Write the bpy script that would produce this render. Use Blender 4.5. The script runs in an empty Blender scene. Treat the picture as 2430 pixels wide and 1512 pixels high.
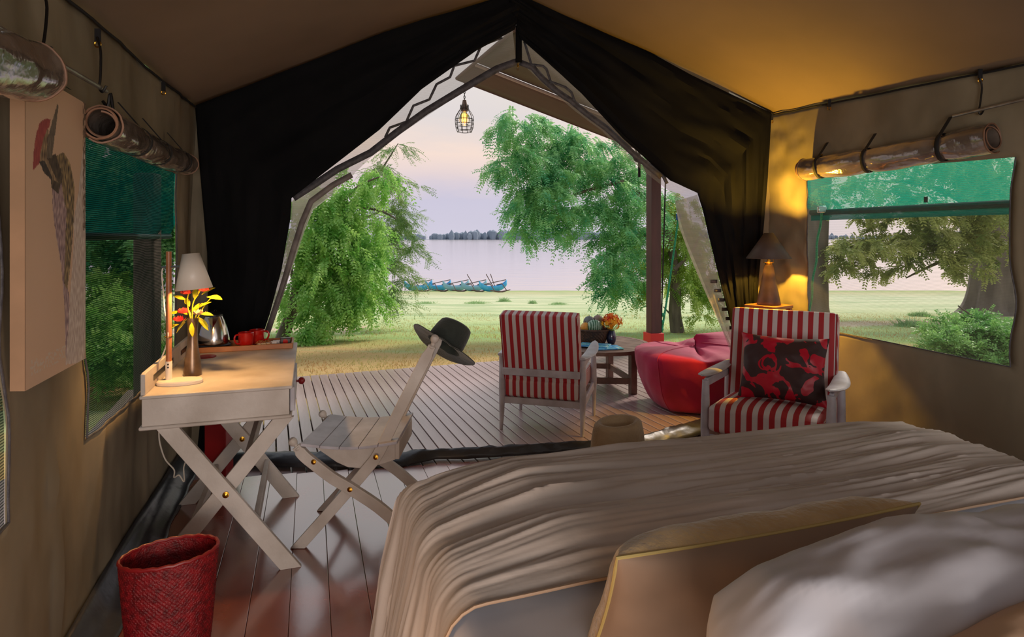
import bpy, bmesh, math, random
import numpy as np
from mathutils import Vector, Matrix, noise
random.seed(7); RNG = np.random.default_rng(7)
C = bpy.context.scene.collection
S = bpy.context.scene
# ------------------------------------------------------------------ camera, sky, sun, exposure
F, CX, CY, H = 1450.0, 1215.0, 561.0, 1.47          # focal length in pixels, principal point, eye height
cam_d = bpy.data.cameras.new('camera'); cam = bpy.data.objects.new('camera', cam_d); C.objects.link(cam)
cam_d.sensor_fit = 'HORIZONTAL'; cam_d.sensor_width = 36; cam_d.lens = 36*F/2430
cam_d.shift_y = -(756-CY)/2430; cam_d.clip_start = .02; cam_d.clip_end = 9000
cam.location = (0, 0, H); cam.rotation_euler = (math.pi/2, 0, 0); S.camera = cam
S.view_settings.view_transform = 'Standard'; S.view_settings.look = 'None'
S.view_settings.gamma = 1; S.view_settings.use_curve_mapping = False; S.view_settings.exposure = 0.0
SKY_STRENGTH, SUN_E = 1.28, 3.4
DESK_W, CORNER_W, BED_W, FILL_W = 16.0, 76.0, 10.5, 78.0

def lin(c, k=1.0):
    return tuple(k*((x/255/12.92) if x/255 <= .04045 else ((x/255+.055)/1.055)**2.4) for x in c[:3])+(1,)

def N(nt, t, **kw):
    n = nt.nodes.new(t)
    for k, v in kw.items():
        if k.startswith('i_'): n.inputs[k[2:].replace('_', ' ')].default_value = v
        else: setattr(n, k, v)
    return n

def ramp(nt, fac, stops, interp='LINEAR'):
    r = nt.nodes.new('ShaderNodeValToRGB'); r.color_ramp.interpolation = interp
    e = r.color_ramp.elements
    while len(e) > 1: e.remove(e[-1])
    e[0].position, e[0].color = stops[0]
    for p, c in stops[1:]:
        x = e.new(p); x.color = c
    nt.links.new(fac, r.inputs[0]); return r.outputs[0]

def mixc(nt, fac, a, b, mode='MIX'):
    m = nt.nodes.new('ShaderNodeMix'); m.data_type = 'RGBA'; m.blend_type = mode
    for i, v in ((0, fac), (6, a), (7, b)):
        if hasattr(v, 'is_linked') or isinstance(v, bpy.types.NodeSocket): nt.links.new(v, m.inputs[i])
        else: m.inputs[i].default_value = v
    return m.outputs[2]

def math_(nt, op, a, b=None, c=None):
    m = nt.nodes.new('ShaderNodeMath'); m.operation = op
    for i, v in enumerate((a, b, c)):
        if v is None: continue
        if isinstance(v, bpy.types.NodeSocket): nt.links.new(v, m.inputs[i])
        else: m.inputs[i].default_value = v
    return m.outputs[0]

w = bpy.data.worlds.new('sky'); S.world = w; w.use_nodes = True
nt = w.node_tree; nt.nodes.clear()
tc = N(nt, 'ShaderNodeTexCoord'); sep = N(nt, 'ShaderNodeSeparateXYZ'); nt.links.new(tc.outputs['Generated'], sep.inputs[0])
mp = N(nt, 'ShaderNodeMapping'); mp.inputs['Scale'].default_value = (1.6, 1.6, 5.0); nt.links.new(tc.outputs['Generated'], mp.inputs[0])
nz = N(nt, 'ShaderNodeTexNoise', i_Scale=1.9, i_Detail=5.0, i_Roughness=.55); nt.links.new(mp.outputs[0], nz.inputs[0])
el = math_(nt, 'ADD', sep.outputs[2], math_(nt, 'MULTIPLY', math_(nt, 'SUBTRACT', nz.outputs[0], .5), .13))
skyc = ramp(nt, el, [(0.0, lin((188, 184, 200))), (.05, lin((184, 180, 198))), (.085, lin((205, 190, 192))), (.14, lin((228, 204, 188))),
                     (.20, lin((206, 198, 194))), (.30, lin((214, 206, 200))), (.6, lin((206, 212, 220))), (1, lin((196, 206, 220)))])
cl = ramp(nt, nz.outputs[0], [(.38, (0, 0, 0, 1)), (.62, (1, 1, 1, 1))])
skyc = mixc(nt, math_(nt, 'MULTIPLY', cl, .25), skyc, lin((188, 184, 196)))
gl = N(nt, 'ShaderNodeVectorMath', operation='DOT_PRODUCT'); nt.links.new(tc.outputs['Generated'], gl.inputs[0])
gv = Vector((.78, .62, .13)).normalized(); gl.inputs[1].default_value = gv
glow = math_(nt, 'POWER', math_(nt, 'MAXIMUM', gl.outputs['Value'], 0.0), 9.0)
skyc = mixc(nt, math_(nt, 'MULTIPLY', glow, .75), skyc, lin((255, 226, 196)))
bg = N(nt, 'ShaderNodeBackground'); nt.links.new(skyc, bg.inputs[0]); bg.inputs[1].default_value = SKY_STRENGTH
wo = N(nt, 'ShaderNodeOutputWorld'); nt.links.new(bg.outputs[0], wo.inputs[0])

def light(name, kind, loc, energy, color=(1, 1, 1), **kw):
    d = bpy.data.lights.new(name, kind); o = bpy.data.objects.new(name, d); C.objects.link(o)
    o.location = loc; d.energy = energy; d.color = color
    for k, v in kw.items(): setattr(d, k, v)
    return o
sun = light('sun', 'SUN', (0, 0, 30), SUN_E, lin((255, 240, 226))[:3], angle=math.radians(9))
sun.rotation_euler = Vector((-.55, -.60, -.62)).to_track_quat('-Z', 'Y').to_euler()
WARM = (1.0, .56, .20)
light('bedside_light', 'POINT', (-.50, .55, .72), BED_W, (1.0, .55, .25), shadow_soft_size=.07)      # bedside lamp beside the camera
rl = light('fill_light', 'AREA', (.5, -1.9, 1.15), FILL_W, (1.0, .95, .90), shape='RECTANGLE', size=2.2, size_y=1.0)  # added soft fill behind the camera, no lamp stands there
rl.rotation_euler = Vector((-.42, .9, -.12)).to_track_quat('-Z', 'Y').to_euler()

# ------------------------------------------------------------------ helpers
U = Vector((-.314, .949, 0)); V = Vector((.949, .314, 0)); ZV = Vector((0, 0, 1))
def P(x, y, Y): return Vector(((x-CX)/F*Y, Y, H-(y-CY)/F*Y))
def onz(x, y, z):
    Y = (H-z)*F/(y-CY); return Vector(((x-CX)/F*Y, Y, z))
def FP(x, y, off=0.0):                                # point on the front wall of the tent
    Y = (4.54+off)/(1-.132*(x-CX)/F); return P(x, y, Y)

class MB:
    def __init__(s): s.v = []; s.f = []
    def add(s, vs, fs):
        n = len(s.v); s.v += [Vector(p) for p in vs]; s.f += [tuple(i+n for i in f) for f in fs]; return s
    def box(s, c, sx, sy, sz, ax=None):
        ax = ax or (Vector((1, 0, 0)), Vector((0, 1, 0)), ZV); c = Vector(c); vs = []
        for k in (-1, 1):
            for j in (-1, 1):
                for i in (-1, 1): vs.append(c+ax[0]*(i*sx/2)+ax[1]*(j*sy/2)+ax[2]*(k*sz/2))
        return s.add(vs, [(0, 2, 3, 1), (4, 5, 7, 6), (0, 1, 5, 4), (2, 6, 7, 3), (0, 4, 6, 2), (1, 3, 7, 5)])
    def bar(s, a, b, w, t, side=None):                # rectangular bar a->b, w along 'side', t across
        a = Vector(a); b = Vector(b); d = (b-a); L = d.length; d.normalize()
        side = Vector(side) if side is not None else (ZV.cross(d) if abs(d.z) < .99 else Vector((1, 0, 0)))
        side = (side-d*side.dot(d)).normalized(); o = d.cross(side)
        return s.box((a+b)/2, w, t, L, (side, o, d))
    def tube(s, pts, r, seg=8, cap=True, closed=False):
        pts = [Vector(p) for p in pts]; n = len(pts)
        rr = r if isinstance(r, (list, tuple)) else [r]*n
        t0 = (pts[1]-pts[0]).normalized(); up = ZV if abs(t0.z) < .9 else Vector((1, 0, 0))
        x = up.cross(t0).normalized(); vs = []
        for i, p in enumerate(pts):
            a = pts[(i-1) % n] if (closed or i > 0) else p; b = pts[(i+1) % n] if (closed or i < n-1) else p
            t = (b-a).normalized(); x = (x-t*x.dot(t))
            x = x.normalized() if x.length > 1e-6 else t.orthogonal().normalized()
            y = t.cross(x)
            for k in range(seg):
                an = 2*math.pi*k/seg; vs.append(p+(x*math.cos(an)+y*math.sin(an))*rr[i])
        fs = []
        for i in range(n if closed else n-1):
            j = (i+1) % n
            for k in range(seg):
                l = (k+1) % seg; fs.append((i*seg+k, i*seg+l, j*seg+l, j*seg+k))
        if cap and not closed: fs.append(tuple(reversed(range(seg)))); fs.append(tuple(range((n-1)*seg, n*seg)))
        return s.add(vs, fs)
    def lathe(s, o, prof, seg=24, ax=None, sx=1, sy=1, cap=True):
        ax = ax or (Vector((1, 0, 0)), Vector((0, 1, 0)), ZV); o = Vector(o); vs = []
        for r, z in prof:
            for k in range(seg):
                an = 2*math.pi*k/seg; vs.append(o+ax[0]*(r*sx*math.cos(an))+ax[1]*(r*sy*math.sin(an))+ax[2]*z)
        fs = [(i*seg+k, i*seg+(k+1) % seg, (i+1)*seg+(k+1) % seg, (i+1)*seg+k) for i in range(len(prof)-1) for k in range(seg)]
        if cap:
            if prof[0][0] > 1e-4: fs.append(tuple(reversed(range(seg))))
            if prof[-1][0] > 1e-4: fs.append(tuple(range((len(prof)-1)*seg, len(prof)*seg)))
        return s.add(vs, fs)
    def ball(s, o, r, seg=12, sc=(1, 1, 1), ax=None):
        prof = [(max(1e-5, r*math.sin(math.pi*i/8)), -r*math.cos(math.pi*i/8)*sc[2]) for i in range(9)]
        return s.lathe(o, prof, seg, ax, sc[0], sc[1], cap=False)
    def grid(s, fn, nu, nv, closed=False):
        vs = [fn(i/nu, j/nv) for j in range(nv+1) for i in range(nu+(0 if closed else 1))]; m = nu+(0 if closed else 1)
        fs = [(j*m+i, j*m+(i+1) % m, (j+1)*m+(i+1) % m, (j+1)*m+i) for j in range(nv) for i in range(nu)]
        return s.add(vs, fs)
    def prism(s, poly, off):
        poly = [Vector(p) for p in poly]; n = len(poly); off = Vector(off)
        return s.add(poly+[p+off for p in poly], [tuple(reversed(range(n))), tuple(range(n, 2*n))]+[(i, (i+1) % n, n+(i+1) % n, n+i) for i in range(n)])

def tag(o, label=None, cat=None, group=None, kind=None):
    for k, v in (('label', label), ('category', cat), ('group', group), ('kind', kind)):
        if v: o[k] = v
    return o

def thing(name, loc, label, cat, group=None, rz=0.0):
    o = bpy.data.objects.new(name, None); o.empty_display_size = .05; C.objects.link(o)
    o.location = loc; o.rotation_euler = (0, 0, rz); o['_w'] = 1
    del o['_w']
    return tag(o, label, cat, group)

def obj(name, mb, m, parent=None, base=None, smooth=True, bevel=0, solid=0, local=False, sub=0, angle=35):
    """link one mesh object; world-built vertices are shifted into the parent's frame (or to 'base')"""
    org = Vector((0, 0, 0))
    if not local:
        if parent is not None:
            org = WLOC.get(parent.name, Vector((0, 0, 0)))
        elif base is not None: org = Vector(base)
    me = bpy.data.meshes.new(name)
    me.from_pydata([tuple(p-org) for p in mb.v], [], mb.f); me.update()
    bm = bmesh.new(); bm.from_mesh(me); bmesh.ops.recalc_face_normals(bm, faces=bm.faces); bm.to_mesh(me); bm.free()
    me.materials.append(m)
    if smooth:
        me.polygons.foreach_set('use_smooth', [True]*len(me.polygons)); me.set_sharp_from_angle(angle=math.radians(angle))
    o = bpy.data.objects.new(name, me); C.objects.link(o)
    if parent is not None: o.parent = parent
    elif base is not None: o.location = org
    WLOC[o.name] = org if (parent is not None or base is not None) else Vector((0, 0, 0))
    if solid:
        md = o.modifiers.new('solidify', 'SOLIDIFY'); md.thickness = solid; md.offset = 0
    if bevel:
        md = o.modifiers.new('bevel', 'BEVEL'); md.width = bevel; md.segments = 2; md.limit_method = 'ANGLE'; md.angle_limit = math.radians(40)
    if sub:
        md = o.modifiers.new('subdivision', 'SUBSURF'); md.levels = sub; md.render_levels = sub
    return o
WLOC = {}
def T(name, loc, label, cat, group=None, rz=0.0):
    o = thing(name, loc, label, cat, group, rz); WLOC[o.name] = Vector(loc); return o

def numpy_mesh(name, verts, quads, m, parent=None, k=4):
    me = bpy.data.meshes.new(name); nv = len(verts); nf = len(quads)
    me.vertices.add(nv); me.vertices.foreach_set('co', np.asarray(verts, dtype=np.float32).ravel())
    me.loops.add(nf*k); me.loops.foreach_set('vertex_index', np.asarray(quads, dtype=np.int32).ravel())
    me.polygons.add(nf); me.polygons.foreach_set('loop_start', np.arange(0, nf*k, k, dtype=np.int32))
    me.update(calc_edges=True); me.materials.append(m)
    o = bpy.data.objects.new(name, me); C.objects.link(o)
    if parent is not None: o.parent = parent
    return o

# ------------------------------------------------------------------ materials
def mat(name, c1, c2=None, scale=8.0, rough=.6, bump=0.0, bscale=60.0, metal=0.0, spec=.5, stretch=(1, 1, 1), lo=.35, hi=.65,
        coat=0.0, sheen=0.0, trans=0.0, detail=4.0, emit=None, es=0.0, transl=0.0, rvar=0.0):
    m = bpy.data.materials.new(name); m.use_nodes = True; nt = m.node_tree
    b = nt.nodes['Principled BSDF']; out = nt.nodes['Material Output']
    c1 = lin(c1); tc = N(nt, 'ShaderNodeTexCoord'); mp = N(nt, 'ShaderNodeMapping'); mp.inputs['Scale'].default_value = stretch
    nt.links.new(tc.outputs['Object'], mp.inputs[0])
    if c2 is not None:
        nz = N(nt, 'ShaderNodeTexNoise', i_Scale=scale, i_Detail=detail); nt.links.new(mp.outputs[0], nz.inputs[0])
        col = ramp(nt, nz.outputs[0], [(lo, c1), (hi, lin(c2))]); nt.links.new(col, b.inputs['Base Color'])
        if rvar:
            nt.links.new(math_(nt, 'ADD', math_(nt, 'MULTIPLY', nz.outputs[0], rvar), rough-rvar/2), b.inputs['Roughness'])
    else: b.inputs['Base Color'].default_value = c1
    if not (rvar and c2): b.inputs['Roughness'].default_value = rough
    b.inputs['Metallic'].default_value = metal; b.inputs['Specular IOR Level'].default_value = spec
    b.inputs['Coat Weight'].default_value = coat; b.inputs['Sheen Weight'].default_value = sheen
    b.inputs['Transmission Weight'].default_value = trans
    if emit: b.inputs['Emission Color'].default_value = lin(emit); b.inputs['Emission Strength'].default_value = es
    if bump:
        n2 = N(nt, 'ShaderNodeTexNoise', i_Scale=bscale, i_Detail=3.0); nt.links.new(mp.outputs[0], n2.inputs[0])
        bp = N(nt, 'ShaderNodeBump', i_Strength=bump, i_Distance=.01); nt.links.new(n2.outputs[0], bp.inputs['Height']); nt.links.new(bp.outputs[0], b.inputs['Normal'])
    if transl:
        tr = N(nt, 'ShaderNodeBsdfTranslucent')
        if c2 is not None: nt.links.new(col, tr.inputs[0])
        else: tr.inputs[0].default_value = c1
        mx = N(nt, 'ShaderNodeMixShader'); mx.inputs[0].default_value = transl
        nt.links.new(b.outputs[0], mx.inputs[1]); nt.links.new(tr.outputs[0], mx.inputs[2]); nt.links.new(mx.outputs[0], out.inputs[0])
    return m

def net_mat(name, col, base, amp, pitch, transl=.5, vert=0.0, axis=2):
    """woven netting: see-through between its threads"""
    m = bpy.data.materials.new(name); m.use_nodes = True; nt = m.node_tree; nt.nodes.clear()
    tc = N(nt, 'ShaderNodeTexCoord'); sp = N(nt, 'ShaderNodeSeparateXYZ'); nt.links.new(tc.outputs['Object'], sp.inputs[0])
    nz = N(nt, 'ShaderNodeTexNoise', i_Scale=3.0, i_Detail=2.0); nt.links.new(tc.outputs['Object'], nz.inputs[0])
    zz = math_(nt, 'ADD', sp.outputs[axis], math_(nt, 'MULTIPLY', nz.outputs[0], .02))
    s1 = math_(nt, 'SINE', math_(nt, 'MULTIPLY', zz, 2*math.pi/pitch))
    s1 = math_(nt, 'MULTIPLY_ADD', s1, .5, .5)
    fac = math_(nt, 'MULTIPLY_ADD', s1, amp, base)
    if vert:
        s2 = math_(nt, 'MULTIPLY_ADD', math_(nt, 'SINE', math_(nt, 'MULTIPLY', sp.outputs[1], 2*math.pi/(pitch*1.3))), .5, .5)
        fac = math_(nt, 'MULTIPLY_ADD', s2, vert, fac)
    d = N(nt, 'ShaderNodeBsdfDiffuse'); d.inputs[0].default_value = lin(col)
    tl = N(nt, 'ShaderNodeBsdfTranslucent'); tl.inputs[0].default_value = lin(col)
    m1 = N(nt, 'ShaderNodeMixShader'); m1.inputs[0].default_value = transl
    nt.links.new(d.outputs[0], m1.inputs[1]); nt.links.new(tl.outputs[0], m1.inputs[2])
    tp = N(nt, 'ShaderNodeBsdfTransparent'); m2 = N(nt, 'ShaderNodeMixShader'); nt.links.new(fac, m2.inputs[0])
    nt.links.new(tp.outputs[0], m2.inputs[1]); nt.links.new(m1.outputs[0], m2.inputs[2])
    o = N(nt, 'ShaderNodeOutputMaterial'); nt.links.new(m2.outputs[0], o.inputs[0]); return m

def stripe_mat(name, a, b, period, duty=.5, phase=0.0):
    m = bpy.data.materials.new(name); m.use_nodes = True; nt = m.node_tree; bs = nt.nodes['Principled BSDF']
    tc = N(nt, 'ShaderNodeTexCoord'); sp = N(nt, 'ShaderNodeSeparateXYZ'); nt.links.new(tc.outputs['Object'], sp.inputs[0])
    fr = math_(nt, 'FRACT', math_(nt, 'MULTIPLY_ADD', sp.outputs[0], 1/period, 50+phase))
    st = math_(nt, 'LESS_THAN', fr, duty)
    sn = N(nt, 'ShaderNodeSeparateXYZ'); nt.links.new(tc.outputs['Normal'], sn.inputs[0])
    side = math_(nt, 'GREATER_THAN', math_(nt, 'ABSOLUTE', sn.outputs[0]), .75)
    st2 = math_(nt, 'LESS_THAN', math_(nt, 'FRACT', math_(nt, 'MULTIPLY_ADD', sp.outputs[1], 1/.034, 50)), duty)
    st = math_(nt, 'ADD', math_(nt, 'MULTIPLY', st, math_(nt, 'SUBTRACT', 1.0, side)), math_(nt, 'MULTIPLY', st2, side))
    nt.links.new(mixc(nt, st, lin(a), lin(b)), bs.inputs['Base Color']); bs.inputs['Roughness'].default_value = .62
    nz = N(nt, 'ShaderNodeTexNoise', i_Scale=350.0); nt.links.new(tc.outputs['Object'], nz.inputs[0])
    bp = N(nt, 'ShaderNodeBump', i_Strength=.15, i_Distance=.002); nt.links.new(nz.outputs[0], bp.inputs['Height']); nt.links.new(bp.outputs[0], bs.inputs['Normal'])
    return m

M = {}
M['canvas'] = mat('canvas', (150, 138, 116), (118, 108, 90), 2.2, .82, .35, 9, stretch=(1, 1, .6), spec=.25)
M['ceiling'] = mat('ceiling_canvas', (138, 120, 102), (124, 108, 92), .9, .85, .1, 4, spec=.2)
M['black'] = mat('black_canvas', (20, 20, 22), (14, 14, 16), 2.5, .9, .2, 14, spec=.15)
M['sheer'] = net_mat('sheer_net', (150, 142, 132), .35, .25, .004, .6)
M['sheer_dark'] = mat('zip_band', (66, 62, 66), (88, 84, 88), 30, .6, .3, 90)
M['plastic_sheet'] = net_mat('clear_vinyl', (226, 218, 206), .62, .12, .05, .6)
M['vinyl'] = mat('dark_vinyl', (44, 46, 50), (62, 62, 66), 6, .36, .6, 9, spec=.5)
M['vinyl_roll'] = mat('rolled_vinyl', (150, 136, 126), (104, 90, 80), 5, .12, .9, 12, spec=.9, coat=.6)
M['roll_edge'] = mat('roll_edge', (150, 112, 88), (120, 86, 66), 9, .6)
M['seam_grey'] = mat('grey_binding', (158, 148, 142), (128, 118, 114), 12, .6, transl=.3)
M['strap'] = mat('strap', (26, 24, 26), None, rough=.8)
M['iron'] = mat('black_iron', (34, 30, 28), None, rough=.45, metal=.6)
M['steel'] = mat('steel_rod', (190, 184, 180), (150, 144, 140), 20, .4, metal=.8)
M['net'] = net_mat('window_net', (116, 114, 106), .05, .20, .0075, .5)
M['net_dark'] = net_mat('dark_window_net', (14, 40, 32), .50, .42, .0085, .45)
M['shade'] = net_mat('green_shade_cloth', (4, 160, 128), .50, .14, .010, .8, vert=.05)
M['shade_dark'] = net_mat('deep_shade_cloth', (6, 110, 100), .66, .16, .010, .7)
M['hem'] = mat('green_hem', (6, 70, 66), (4, 50, 48), 20, .55)
M['rope'] = mat('green_rope', (20, 160, 110), (10, 120, 84), 60, .6)
M['floor'] = mat('floor_wood', (116, 50, 34), (146, 70, 46), 3.5, .26, .06, 40, stretch=(1, 1, 1), spec=1.0, coat=1.0, rvar=.12)
M['deck'] = mat('deck_wood', (178, 156, 156), (140, 112, 108), 7, .34, .12, 60, spec=.9, rvar=.2, coat=.3, stretch=(1, .12, 1))
for k_ in ('floor', 'deck'):
    b_ = M[k_].node_tree.nodes['Principled BSDF']; b_.inputs['Coat IOR'].default_value = 2.0 if k_ == 'floor' else 1.5; b_.inputs['Coat Roughness'].default_value = .16
M['white_wood'] = mat('limewashed_wood', (208, 198, 190), (184, 172, 162), 5, .5, .12, 50, stretch=(1, 1, 1), spec=.4)
M['cool_white'] = mat('white_painted_wood', (196, 192, 200), (172, 166, 172), 9, .45, .1, 60, spec=.45)
M['tray_wood'] = mat('tray_wood', (176, 112, 58), (150, 90, 44), 7, .45, .06, 60)
M['pole_wood'] = mat('pole_wood', (172, 108, 66), (150, 90, 52), 14, .4)
M['teak'] = mat('weathered_teak', (126, 98, 82), (98, 72, 58), 9, .5, .1, 50)
M['brass'] = mat('brass', (190, 140, 50), None, rough=.25, metal=1.0)
M['chrome'] = mat('brushed_steel', (200, 198, 196), None, rough=.16, metal=1.0)
M['blackpl'] = mat('black_plastic', (22, 20, 22), None, rough=.35)
M['lamp_white'] = mat('white_lamp_metal', (226, 214, 200), None, rough=.4)
M['red_gloss'] = mat('red_ceramic', (176, 24, 18), None, rough=.15, spec=.7)
M['cream_gloss'] = mat('cream_glaze', (236, 226, 206), None, rough=.3)
M['red_paint'] = mat('red_paint', (150, 22, 26), (128, 16, 22), 6, .45)
M['bright_red'] = mat('bright_red_paint', (206, 40, 32), None, rough=.5)
M['post'] = mat('dark_red_post', (84, 46, 44), (66, 36, 36), 9, .5, .1, 40, stretch=(1, 1, .2))
M['vase'] = mat('dark_metal_vase', (130, 108, 90), (84, 70, 60), 9, .32, metal=.7)
M['leaf_y'] = mat('yellow_leaf', (206, 196, 30), (170, 170, 20), 30, .5, transl=.35)
M['petal'] = mat('red_petal', (214, 40, 44), (236, 90, 80), 30, .5, transl=.35)
M['petal_o'] = mat('orange_petal', (240, 96, 30), (250, 150, 30), 20, .5, transl=.3)
M['petal_y'] = mat('amber_petal', (250, 180, 24), None, rough=.5, transl=.3)
M['wicker_red'] = mat('red_woven_fibre', (140, 18, 26), (92, 8, 16), 45, .45, .5, 160, spec=.5)
M['wicker'] = mat('brown_wicker', (92, 62, 42), (54, 36, 26), 50, .6, .6, 160)
M['stripe'] = stripe_mat('red_white_stripe', (206, 196, 194), (168, 28, 36), .0565)
M['stripe_side'] = stripe_mat('red_white_stripe_fine', (214, 202, 196), (150, 22, 40), .03)
M['bean'] = mat('crimson_cotton', (184, 4, 78), (160, 2, 58), 2.5, .75, .35, 9, sheen=.2)
M['cushion_red'] = None
M['spread'] = mat('taupe_bedspread', (196, 184, 176), (182, 170, 162), 4, .78, .25, 16, sheen=.15)
M['hem_orange'] = mat('bedspread_hem', (168, 140, 116), None, rough=.7)
M['sheet'] = mat('white_sheet', (222, 220, 226), (206, 204, 212), 3, .5, .2, 7)
M['pillow_w'] = mat('white_pillowcase', (196, 192, 197), (184, 180, 186), 3, .55, .25, 7)
M['pillow_t'] = mat('tan_pillowcase', (196, 160, 130), (180, 146, 118), 3, .65, .25, 7)
M['velvet'] = mat('gold_velvet', (186, 154, 106), (160, 130, 86), 12, .65, .5, 60, sheen=.5)
M['pillow_b'] = mat('brown_cotton', (138, 112, 92), (122, 98, 80), 4, .75, .25, 10)
M['piping'] = mat('yellow_piping', (176, 152, 92), None, rough=.6)
M['felt_green'] = mat('dark_green_felt', (52, 58, 52), (40, 46, 42), 12, .9, .3, 120, sheen=.3)
M['felt_dark'] = mat('dark_felt_band', (30, 34, 32), None, rough=.9)
M['felt_tan'] = mat('tan_felt', (166, 142, 110), (146, 122, 92), 10, .9, .4, 120, sheen=.3)
M['grass_blade'] = mat('grass_blade', (176, 178, 112), (196, 160, 110), 1.2, .8, transl=.4)
M['tuft'] = mat('tuft_green', (140, 178, 122), (160, 192, 136), 2, .8, transl=.4)
M['leaf_l'] = mat('bright_leaf', (100, 170, 66), (186, 222, 128), 3.2, .5, transl=.5, lo=.3, hi=.7)
M['leaf_f'] = mat('feathery_leaf', (96, 136, 78), (150, 176, 104), 1.5, .6, transl=.4)
M['leaf_r'] = mat('teal_leaf', (56, 156, 108), (172, 220, 140), 2.6, .45, transl=.45, lo=.3, hi=.72)
M['leaf_g'] = mat('olive_leaf', (130, 168, 66), (180, 200, 100), 1.5, .5, transl=.5)
M['leaf_w'] = mat('evening_leaf', (120, 140, 74), (186, 190, 120), 1.2, .6, transl=.4)
M['leaf_b'] = mat('bush_leaf', (104, 166, 84), (160, 206, 120), 2, .5, transl=.4)
M['bark'] = mat('bark', (116, 104, 92), (84, 74, 66), 7, .9, .6, 30, stretch=(1, 1, .3))
M['bark_g'] = mat('grey_bark', (118, 106, 100), (96, 86, 82), 3, .9, .4, 12, stretch=(1, 1, .3))
M['awning'] = mat('awning_canvas', (104, 78, 76), (90, 68, 68), 1.5, .8, transl=.06)
M['awning_in'] = mat('awning_inner', (112, 98, 88), (102, 90, 80), 1.5, .8, transl=.12)
M['seam'] = mat('awning_seam', (178, 160, 152), None, rough=.7)
M['boat1'] = mat('blue_hull', (40, 160, 226), (90, 190, 236), 1.2, .5)
M['boat2'] = mat('pale_blue_hull', (150, 196, 214), (120, 180, 214), 1.2, .5)
M['stick'] = mat('weathered_pole', (96, 78, 70), None, rough=.8)
M['far'] = mat('far_woodland', (138, 150, 164), (120, 134, 150), .02, .95)  # distance haze is mixed into this blue-grey, for far bank and trees
M['bulb'] = mat('filament', (255, 180, 80), None, emit=(255, 176, 84), es=3)
M['glass'] = mat('glass', (255, 240, 220), None, rough=.02, trans=1.0)
M['lampglow'] = mat('lit_bulb', (255, 220, 160), None, emit=(255, 200, 120), es=14)

def ground_material():
    m = bpy.data.materials.new('meadow'); m.use_nodes = True; nt = m.node_tree; b = nt.nodes['Principled BSDF']
    tc = N(nt, 'ShaderNodeTexCoord'); sp = N(nt, 'ShaderNodeSeparateXYZ'); nt.links.new(tc.outputs['Object'], sp.inputs[0])
    n1 = N(nt, 'ShaderNodeTexNoise', i_Scale=.35, i_Detail=6.0, i_Roughness=.6); nt.links.new(tc.outputs['Object'], n1.inputs[0])
    n2 = N(nt, 'ShaderNodeTexNoise', i_Scale=9.0, i_Detail=6.0, i_Roughness=.7); nt.links.new(tc.outputs['Object'], n2.inputs[0])
    mp = N(nt, 'ShaderNodeMapping'); mp.inputs['Scale'].default_value = (.12, .5, 1); nt.links.new(tc.outputs['Object'], mp.inputs[0])
    n3 = N(nt, 'ShaderNodeTexNoise', i_Scale=1.2, i_Detail=5.0, i_Roughness=.65); nt.links.new(mp.outputs[0], n3.inputs[0])
    yy = math_(nt, 'ADD', sp.outputs[1], math_(nt, 'MULTIPLY', math_(nt, 'SUBTRACT', n1.outputs[0], .5), 5.0))
    yf = math_(nt, 'DIVIDE', yy, 80.0)
    basec = ramp(nt, yf, [(.0, lin((184, 148, 100))), (.145, lin((190, 154, 108))), (.168, lin((150, 176, 106))), (.22, lin((186, 206, 148))),
                          (.34, lin((206, 214, 176))), (.55, lin((208, 212, 182))), (.72, lin((196, 190, 156))), (.84, lin((168, 182, 124))), (.9, lin((130, 144, 92))), (1, lin((110, 124, 80)))])
    c = mixc(nt, ramp(nt, n2.outputs[0], [(.35, (0, 0, 0, 1)), (.7, (1, 1, 1, 1))]), basec, lin((150, 158, 92)), 'MIX')
    c = mixc(nt, .45, basec, c)
    c = mixc(nt, math_(nt, 'MULTIPLY', ramp(nt, n3.outputs[0], [(.46, (0, 0, 0, 1)), (.60, (1, 1, 1, 1))]), .6), c, lin((140, 168, 122)))
    # a worn sandy path crossing the meadow
    pd = math_(nt, 'ABSOLUTE', math_(nt, 'SUBTRACT', math_(nt, 'SUBTRACT', yy, math_(nt, 'MULTIPLY', sp.outputs[0], .15)), 16.6))
    onright = math_(nt, 'GREATER_THAN', math_(nt, 'ABSOLUTE', math_(nt, 'SUBTRACT', sp.outputs[0], 1.5)), 5.5)
    pf = math_(nt, 'MULTIPLY', ramp(nt, math_(nt, 'DIVIDE', pd, 2.0), [(.2, (1, 1, 1, 1)), (.6, (0, 0, 0, 1))]), onright)
    c = mixc(nt, math_(nt, 'MULTIPLY', pf, .8), c, lin((212, 190, 172)))
    nt.links.new(c, b.inputs['Base Color']); b.inputs['Roughness'].default_value = .95; b.inputs['Specular IOR Level'].default_value = .1
    bp = N(nt, 'ShaderNodeBump', i_Strength=.6, i_Distance=.05); nt.links.new(n2.outputs[0], bp.inputs['Height']); nt.links.new(bp.outputs[0], b.inputs['Normal'])
    return m
M['ground'] = ground_material()

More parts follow.
